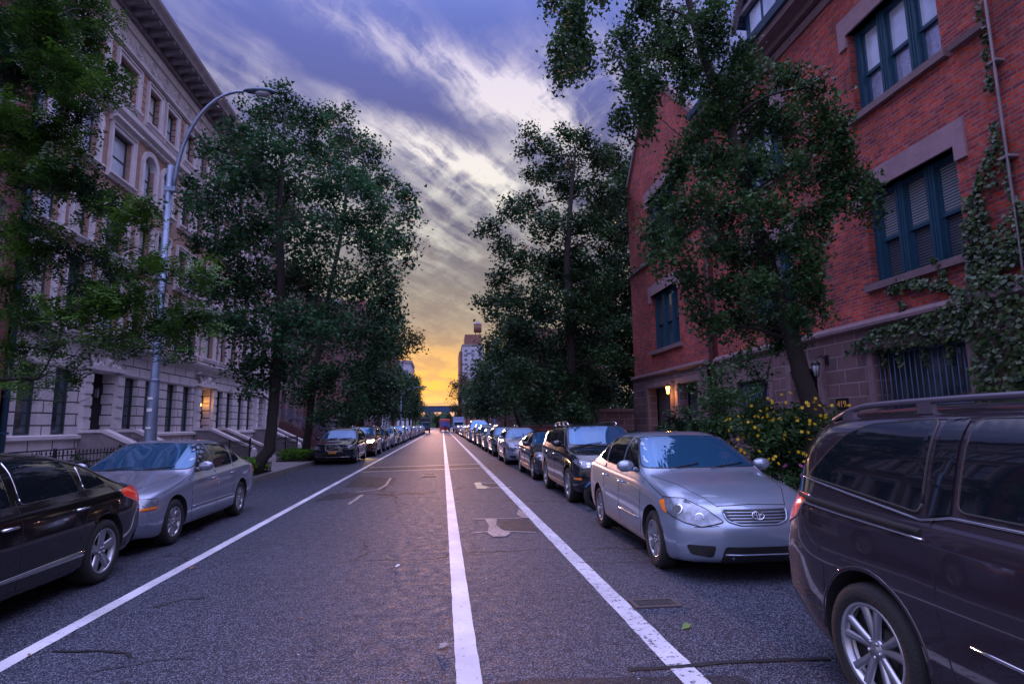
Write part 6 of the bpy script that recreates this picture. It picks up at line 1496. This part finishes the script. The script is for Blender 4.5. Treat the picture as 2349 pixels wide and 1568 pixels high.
pf_ = shrub('flower_plant', 'small plant with pink flowers at the foot of the yellow flowering bush', (5.0,7.75,.15), .28, .75, 'leaf_ginkgo', 6, .05, cat='plant', stems=8)
o = flowers(pf_, 9, lambda: (random.uniform(-.22,.22),random.uniform(-.22,.22),random.uniform(.6,.82)), .05, MT['pink'], 'blossom'); o['kind'] = 'stuff'
shrub('garden_bush', 'dark shrub behind the ornamental railing near the lit wall lantern', (7.3,17.4,.15), .7, 1.9, 'leaf_dark', 16, .10, stems=14)
shrub('garden_bush', 'leafy shrub in front of the barred window left of the green door', (7.1,14.6,.15), .8, 2.3, 'leaf_ginkgo', 18, .10, stems=16)
# hedge plants behind the left railing
hg = shrub('hedge_plant', 'x', (-8.9,10,.15), .42, .85, 'leaf_teal', 9, .07, group='plants behind the left railing', stems=9); cm4 = {hg.name: kids(hg)}
for i,(y,l) in enumerate([(9.8,'low plant behind the left railing at the left edge of the picture'),(11.8,'low plant behind the left railing, second from the left edge'),(13.4,'low plant behind the left railing, third from the left edge'),(14.8,'low plant behind the left railing in front of the first tall window'),(16.4,'low plant behind the left railing in front of the second tall window')]):
    o = hg if i == 0 else copy_tree(hg, None, None, cm4); o.location = (-8.75,y,.15); o.rotation_euler = (0,0,i*1.3); o['label'] = l
# ivy on the right building
def ivy():
    pts = []
    def poly(P_, n, th=.10):
        ys = [p[0] for p in P_]; zs = [p[1] for p in P_]; c = 0
        while c < n:
            y, z = random.uniform(min(ys),max(ys)), random.uniform(min(zs),max(zs)); ins = False
            for (ay,az),(by,bz) in zip(P_, P_[1:]+P_[:1]):
                if (az > z) != (bz > z) and y < (by-ay)*(z-az)/(bz-az)+ay: ins = not ins
            if ins: pts.append((-.06-random.random()*th, y, z)); c += 1
    def strand(P_, n, w):
        for _ in range(n):
            i = random.randrange(len(P_)-1); t = random.random(); a, b = P_[i], P_[i+1]; pts.append((-.05-random.random()*.07, a[0]+(b[0]-a[0])*t+random.gauss(0,w), a[1]+(b[1]-a[1])*t+random.gauss(0,w)))
    poly([(5.0,1.6),(8.5,1.8),(8.55,3.0),(8.9,3.2),(9.0,3.5),(8.2,3.9),(7.6,3.75),(5.0,3.7)], 5200, .22)
    poly([(8.4,2.9),(10.9,2.95),(11.3,3.15),(10.6,3.42),(8.5,3.5)], 1300, .18)
    poly([(7.9,3.7),(8.45,3.7),(8.5,4.6),(8.35,5.3),(8.05,5.2),(7.9,4.4)], 700); poly([(7.0,3.9),(7.95,3.9),(7.9,4.5),(7.5,4.9),(7.1,4.6)], 520)
    strand([(8.5,3.6),(9.1,3.95),(9.7,4.12),(10.2,4.1)], 330, .055); strand([(8.2,5.2),(8.0,5.6),(7.75,5.9)], 120, .04); strand([(7.6,4.8),(7.6,5.6),(7.75,6.3)], 110, .035); strand([(7.7,6.8),(7.65,7.6),(7.72,8.4)], 110, .03); strand([(8.9,3.95),(9.0,4.3),(9.15,4.45)], 60, .03)
    strand([(9.9,3.5),(9.95,3.85)], 40, .03); strand([(7.9,5.2),(7.8,6.0)], 60, .05); strand([(10.9,3.1),(11.6,3.02)], 60, .04)
    for y in (9.0,9.5,10.1,10.5): strand([(y,3.0),(y+.03,2.6)], 30, .03)
    C = np.array(pts); n = len(C); Nn = np.array([[-1,-.25,.35]])+NP.normal(size=(n,3))*.35; Nn /= np.linalg.norm(Nn,axis=1,keepdims=True)
    A = np.cross(Nn, rdir(n)); A /= np.linalg.norm(A,axis=1,keepdims=True); B = np.cross(Nn, A); s = .085*NP.uniform(.6,1.25,size=(n,1))
    r = empty('ivy', (FR,0,0)); tag(r, 'ivy climbing the brick wall and hanging over the barred window', 'ivy'); link('leaves', quads_mesh('leaves', C, A*s*.5, B*s*.5, MT['leaf_ivy'], 'leaf', .3), r)
    mb = MB()
    for P_ in ([(7.2,.15),(7.4,2.0),(7.9,3.4),(8.5,3.7),(9.1,3.95),(10.2,4.1)],[(7.4,2),(7.6,4),(7.6,6.2)],[(8.0,3.4),(8.2,5.2),(7.75,5.9)],[(7.9,3.4),(9.5,3.3),(11.3,3.1)]):
        mb.tube([(-.03,y,z) for y,z in P_],[.03,.022,.016,.012,.009,.006][:len(P_)],5)
    mb.build('stem', MT['bark'], r)
ivy()
# tree beds on the left pavement
def tree_bed(label, x0,x1,y0,y1, n, leafm='leaf_bed'):
    r = empty('tree_bed', ((x0+x1)/2,(y0+y1)/2,.15)); tag(r, label, 'planter'); w, l = (x1-x0)/2, (y1-y0)/2
    mb = MB(); mb.box((-w,-l,0),(w,l,.05)); mb.build('soil', MT['soil'], r)
    mb = MB()
    for a,b,c,d in ((-w,-l,w,-l),(-w,l,w,l),(-w,-l,-w,l),(w,-l,w,l)):
        L_ = math.hypot(c-a,d-b); k = int(L_/.12)
        for i in range(k+1): t = i/k; mb.tube([(a+(c-a)*t,b+(d-b)*t,0),(a+(c-a)*t,b+(d-b)*t,.34)],.010,4)
        for z in (.12,.28): mb.tube([(a,b,z),(c,d,z)],.010,4)
    mb.build('edging_rail', MT['iron'], r)
    C0 = np.array([(random.uniform(-w*.9,w*.9),random.uniform(-l*.9,l*.9),random.uniform(.08,.44)) for _ in range(n)]); C, A, B = leaf_set(C0, 12, .06, .12, -.3); o = link('plants', quads_mesh('plants', C, A, B, MT[leafm], 'leaf'), r); o['kind'] = 'stuff'
tree_bed('railed tree bed with bright green plants round the leaning trunk', -6.75,-5.66,17.9,20.5, 420)
tree_bed('railed tree bed with yellow green plants round the second trunk', -6.95,-5.66,25.9,29.0, 380)
# ================================================================ street furniture and small things
def street_lamp(name, loc, label, Hp, arm, rise, toward, rp=.085, sign=False, head_up=0):
    r = empty(name, loc); tag(r, label, 'street lamp')
    mb = MB(); mb.tube([(0,0,0),(0,0,.9),(0,0,2.4),(0,0,2.45),(0,0,Hp)], [rp*1.5,rp*1.45,rp*1.15,rp*1.0,rp*.72], 12); mb.lathe([(rp*2.1,0),(rp*2.1,.05),(rp*1.6,.22),(rp*1.5,.25)],12); 
    for z in (2.42,3.0,4.6): mb.lathe([(rp*1.12,z),(rp*1.22,z+.01),(rp*1.22,z+.05),(rp*1.1,z+.06)],12)
    mb.build('pole', MT['galv'], r)
    pts = []; s = toward
    for i in range(15):
        t = i/14; pts.append((s*(.10+arm*(1-math.cos(t*math.pi/2))), 0, Hp-.55+(rise+.55)*math.sin(t*math.pi/2)))
    mb = MB(); mb.tube(pts, [.045-.012*i/14 for i in range(15)], 8); mb.box((-.06,-.07,Hp-.6),(s*.16 if s > 0 else .06,.07,Hp-.5)) if s > 0 else mb.box((-.16,-.07,Hp-.6),(.06,.07,Hp-.5)); mb.build('arm', MT['galv'], r)
    e = pts[-1]; mb = MB(); n = 12; prof = [(0,.03),(.08,.075),(.25,.115),(.48,.125),(.62,.10),(.70,.03)]
    vs = []
    for u, w in prof:
        for j in range(n):
            a = 2*math.pi*j/n; vs.append((e[0]+s*u, w*math.cos(a), e[2]+.02+(w*.75 if math.sin(a) > 0 else w*.45)*math.sin(a)))
    mb.add(vs, [(i*n+j,i*n+(j+1)%n,(i+1)*n+(j+1)%n,(i+1)*n+j) for i in range(len(prof)-1) for j in range(n)], 0, True); mb.tube([(e[0]+s*.3,0,e[2]+.09),(e[0]+s*.3,0,e[2]+.16)],[.03,.02],6)
    h = mb.build('lamp_head', MT['lamphead'], r)
    mb = MB(); mb.ball((e[0]+s*.42,0,e[2]-.02),(.19,.10,.075),n=14,m_=8); mb.build('lamp_lens', MT['lensoff'], h)
    if sign:
        mb = MB(); mb.box((-.02,-.17,2.7),(.0,-.16,3.2)); mb.build('sign_back', MT['galv'], r)
    return r
MT['lamphead'] = mat('dark lamp head', (.05,.09,.13), .4, metal=.3)
g0 = at(352,1030,12.95)
street_lamp('street_lamp', (-6.0,12.95,.15), 'curved arm street lamp standing before the limestone houses on the left', 7.2, 1.35, 1.85, 1, .085)
street_lamp('street_lamp', (-6.0,86,.15), 'far street lamp on the left beyond the scaffolding', 6.2, 2.9, .85, 1)
lr = street_lamp('street_lamp', (5.1,57.5,.15), 'street lamp on the right with a small parking sign on its pole', 7.4, 2.0, 1.1, -1)
mb = MB(); mb.box((-.20,-.12,2.9),(.20,-.10,3.9)); sg_ = mb.build('parking_sign', MT['platew'], lr); sg_.location = (.35,0,.2)
mb = MB(); mb.lathe([(.10,0),(.15,0),(.15,.012),(.10,.012)],20,fn=lambda r_,c,s,h:(r_*c,-.122-h,3.65+r_*s),closed=True); mb.tube([(-.1,-.13,3.55),(.1,-.13,3.75)],.02,4); mb.box((-.14,-.126,3.15),(.14,-.121,3.2)); mb.box((-.14,-.126,3.28),(.14,-.121,3.32)); mb.build('sign_symbol', MT['redlens'], sg_)
# posters and stickers on the near pole
mb = MB()
for z, h in ((1.95,.07),(2.2,.05),(1.6,.04)):
    n = 6; vs = [(-6.0+.131*math.cos(a),12.95+.131*math.sin(a),zz_) for zz_ in (z,z+h) for a in [-2.0+.16*k for k in range(n)]]
    mb.add(vs, [(i,i+1,n+i+1,n+i) for i in range(n-1)])
sk = mb.build('sticker', MT['platew']); sk['label'] = 'x'
tag(sk, 'small white stickers wrapped round the near street lamp pole', 'sticker')
# scaffolding over the left pavement
MT['tubes'] = mat('bright scaffold tubes', (.50,.54,.62), .35, metal=.4)
sf = empty('scaffolding', (-8.4,60.5,.15)); tag(sf, 'silver tube scaffolding with diagonal braces over the left pavement', 'scaffolding')
for x in (0,2.2):
    for y in (0,3.2,6.4,9.6):
        mb = MB(); mb.tube([(x,y,0),(x,y,4.3)],.05,6); mb.lathe([(.12,0),(.12,.03),(0,.03)],8,fn=lambda r_,c,s,h,x=x,y=y:(x+r_*c,y+r_*s,h)); mb.build('post', MT['tubes'], sf)
for x in (0,2.2):
    for y in (0,3.2,6.4):
        mb = MB(); mb.tube([(x,y,.4),(x,y+3.2,3.6)],.03,5); mb.build('brace', MT['tubes'], sf); mb = MB(); mb.tube([(x,y+3.2,.4),(x,y,3.6)],.03,5); mb.build('brace', MT['tubes'], sf)
for y in (0,3.2,6.4,9.6):
    mb = MB(); mb.tube([(0,y,.5),(2.2,y,3.8)],.03,5); mb.build('brace', MT['tubes'], sf); mb = MB(); mb.tube([(0,y,3.8),(2.2,y,3.8)],.04,5); mb.build('ledger', MT['tubes'], sf)
mb = MB(); mb.box((-.3,-.4,4.31),(2.5,10.0,4.42)); mb.build('deck', MT['brownwall'], sf)
mb = MB(); mb.box((2.44,-.4,4.421),(2.5,10.0,5.0)); mb.build('deck_fence', MT['teal'], sf)
# motorcycle parked nose out between the silver sedan and the black car
mc = empty('motorcycle', (3.52,11.0,0), rad(8)); mc.scale = (.88,.88,.88); tag(mc, 'small blue motorcycle tucked between the silver sedan and the black car', 'motorcycle')
MT['mcblue'] = mat('blue motorcycle paint', (.02,.14,.35), .2, coat=1, metal=.2)
for x in (-.72,.62):
    mb = MB(); mb.lathe([(.20,-.04),(.27,-.055),(.30,-.03),(.305,0),(.30,.03),(.27,.055),(.20,.04)],28,fn=lambda r_,c,s,h,x=x:(x+r_*c,h,.305+r_*s)); w_ = mb.build('wheel', MT['tyre'], mc)
    mb = MB(); mb.lathe([(.0,-.03),(.06,-.03),(.06,.03),(0,.03)],16,fn=lambda r_,c,s,h,x=x:(x+r_*c,h,.305+r_*s)); mb.lathe([(.19,-.035),(.21,-.035),(.21,.035),(.19,.035)],24,fn=lambda r_,c,s,h,x=x:(x+r_*c,h,.305+r_*s),closed=True)
    for k in range(6): a = k*math.pi/3; mb.tube([(x+.05*math.cos(a),0,.305+.05*math.sin(a)),(x+.195*math.cos(a),0,.305+.195*math.sin(a))],.009,5)
    mb.build('rim', MT['trim'], w_)
mb = MB(); mb.tube([(-.72,.07,.305),(-.52,.07,.82),(-.46,.05,.95)],.022,8); mb.tube([(-.72,-.07,.305),(-.52,-.07,.82),(-.46,-.05,.95)],.022,8); mb.build('fork', MT['alloy'], mc)
mb = MB(); mb.tube([(-.46,-.34,1.02),(-.44,-.15,1.0),(-.44,.15,1.0),(-.46,.34,1.02)],.014,6); mb.build('handlebar', MT['trim'], mc)
mb = MB(); mb.ball((-.15,0,.80),(.30,.15,.13)); mb.lathe([(.315,-.06),(.34,0),(.315,.06)],14,fn=lambda r_,c,s,h:(-.72+r_*math.cos(math.acos(max(-1,min(1,c)))*.45+1.2),h,.305+r_*math.sin(math.acos(max(-1,min(1,c)))*.45+1.2))); mb.ball((-.60,0,.72),(.10,.12,.13)); mb.build('fairing', MT['mcblue'], mc)
mb = MB(); mb.ball((.32,0,.80),(.34,.12,.07)); mb.build('seat', MT['trim'], mc)
mb = MB(); mb.box((-.30,-.13,.28),(.18,.13,.60)); mb.tube([(-.45,0,.85),(-.2,0,.35),(.62,0,.305)],.03,8); mb.build('engine', MT['trim'], mc, bevel=.04)
mb = MB(); mb.ball((-.66,0,.90),(.06,.09,.09)); mb.build('headlight', MT['headlight'], mc)
# two cyclists far down the lane
def cyclist(x, y, label, cloth):
    p = empty('cyclist_bicycle', (x,y,0)); p.name = 'bicycle'; tag(p, 'dark bicycle ridden by '+label[0], 'bicycle')
    for yy in (-.5,.5):
        mb = MB(); mb.lathe([(.31,-.015),(.34,0),(.31,.015)],24,fn=lambda r_,c,s,h,yy=yy:(h,yy+r_*c,.34+r_*s)); mb.build('wheel', MT['tyre'], p)
    mb = MB()
    for a,b in (((0,-.5,.34),(0,-.15,.34)),((0,-.15,.34),(0,.35,.85)),((0,-.15,.34),(0,-.3,.88)),((0,-.3,.82),(0,.35,.80)),((0,.35,.95),(0,.5,.34)),((0,-.3,.82),(0,-.5,.34)),((-.25,.36,1.0),(.25,.36,1.0))): mb.tube([a,b],.018,6)
    mb.box((-.08,-.42,.88),(.08,-.16,.93)); mb.build('frame', MT['iron'], p)
    vs = [(0,-.28,1.0),(0,-.22,1.25),(0,-.10,1.48),(0,-.06,1.56),(0,-.03,1.70),(.17,-.10,1.46),(.24,.12,1.25),(.24,.34,1.06),(-.17,-.10,1.46),(-.24,.12,1.25),(-.24,.34,1.06),(.11,-.25,.97),(.12,.10,.80),(.11,-.08,.42),(.11,.04,.36),(-.11,-.25,.97),(-.12,.12,.88),(-.11,-.05,.52),(-.11,.07,.47)]
    es = [(0,1),(1,2),(2,3),(3,4),(2,5),(5,6),(6,7),(2,8),(8,9),(9,10),(0,11),(11,12),(12,13),(13,14),(0,15),(15,16),(16,17),(17,18)]
    me = bpy.data.meshes.new('person'); me.from_pydata(vs, es, []); o = link('person', me); o.location = (x,y,0); me.materials.append(cloth); sk = o.modifiers.new('s','SKIN'); rr = [.15,.16,.16,.06,.10,.07,.05,.04,.07,.05,.04,.10,.08,.05,.045,.10,.08,.05,.045]
    for v, q in zip(me.skin_vertices[0].data, rr): v.radius = (q,q)
    me.skin_vertices[0].data[0].use_root = True; o.modifiers.new('u','SUBSURF').levels = 1
    dg = bpy.context.evaluated_depsgraph_get(); m2 = bpy.data.meshes.new_from_object(o.evaluated_get(dg)); o.modifiers.clear(); o.data = m2
    for p_ in m2.polygons: p_.use_smooth = True
    tag(o, label[1], 'person'); return o
MT['cloth1'] = mat('dark jacket', (.03,.03,.05), .9); MT['cloth2'] = mat('blue jacket', (.03,.06,.16), .9)
cyclist(.55,108,('the left rider of the far pair','person in dark clothes riding a bicycle away, left one of the far pair'),MT['cloth1']); cyclist(1.25,112,('the right rider of the far pair','person in a blue jacket riding a bicycle away, right one of the far pair'),MT['cloth2'])
# litter: fallen leaves on the asphalt and along the kerb
def litter(name, label, n, fn_, s, m):
    C = []; A = []; B = []
    for _ in range(n):
        x, y = fn_(); a = random.uniform(0,6.28); q = s*random.uniform(.5,1.2); C.append((x,y,.012+random.random()*.008)); A.append((math.cos(a)*q,math.sin(a)*q,random.uniform(-.3,.3)*q)); B.append((-math.sin(a)*q*.5,math.cos(a)*q*.5,random.uniform(-.3,.3)*q))
    o = link(name, quads_mesh(name, np.array(C), np.array(A), np.array(B), m, 'leaf')); tag(o, kind='stuff'); o['label'] = label; return o
MT['drybrown'] = mat('dry leaf', (.20,.10,.04), .8); MT['drygreen'] = mat('fallen green leaf', (.10,.17,.03), .7); MT['papery'] = mat('pale litter', (.55,.52,.55), .8)
litter('fallen_leaves','scattered dry leaves on the asphalt',70,lambda: (random.uniform(-5,4.2),random.uniform(3,22)),.022,MT['drybrown'])
litter('fallen_leaves','pale scraps scattered on the asphalt',60,lambda: (random.uniform(-5,4.2),random.uniform(3,20)),.014,MT['papery'])
litter('fallen_leaves','dry leaves gathered in the left gutter',260,lambda: (KL+.02+abs(random.gauss(0,.14)),random.uniform(12,34)),.03,MT['drybrown'])
litter('fallen_leaves','fresh green leaves by the left gutter',60,lambda: (KL+.02+abs(random.gauss(0,.14)),random.uniform(13,26)),.03,MT['drygreen'])
for px,py,nm,lb,mm,q in ((1575,1441,'fallen_leaf','curled green leaf on the asphalt beside the people carrier',MT['drygreen'],.05),(440,1305,'fallen_leaf','small brown leaf beside the left white line',MT['drybrown'],.03),(1015,1487,'gum_mark','pinkish flattened scrap beside the centre stripe',MT['scrape'],.05),(912,1300,'gum_mark','pale flattened scrap in the left lane',MT['papery'],.03)):
    g = G(px,py); C = np.array([(g[0],g[1],.018),(g[0]+q*.3,g[1]+q*.3,.02)]); A = np.array([(q,q*.3,.012),(q*.6,-q*.4,.0)]); B = np.array([(-q*.2,q*.6,.01),(.2*q,.5*q,.01)])
    tag(link(nm, quads_mesh(nm,C,A,B,mm,'leaf')), lb, 'leaf' if 'leaf' in nm else 'litter')
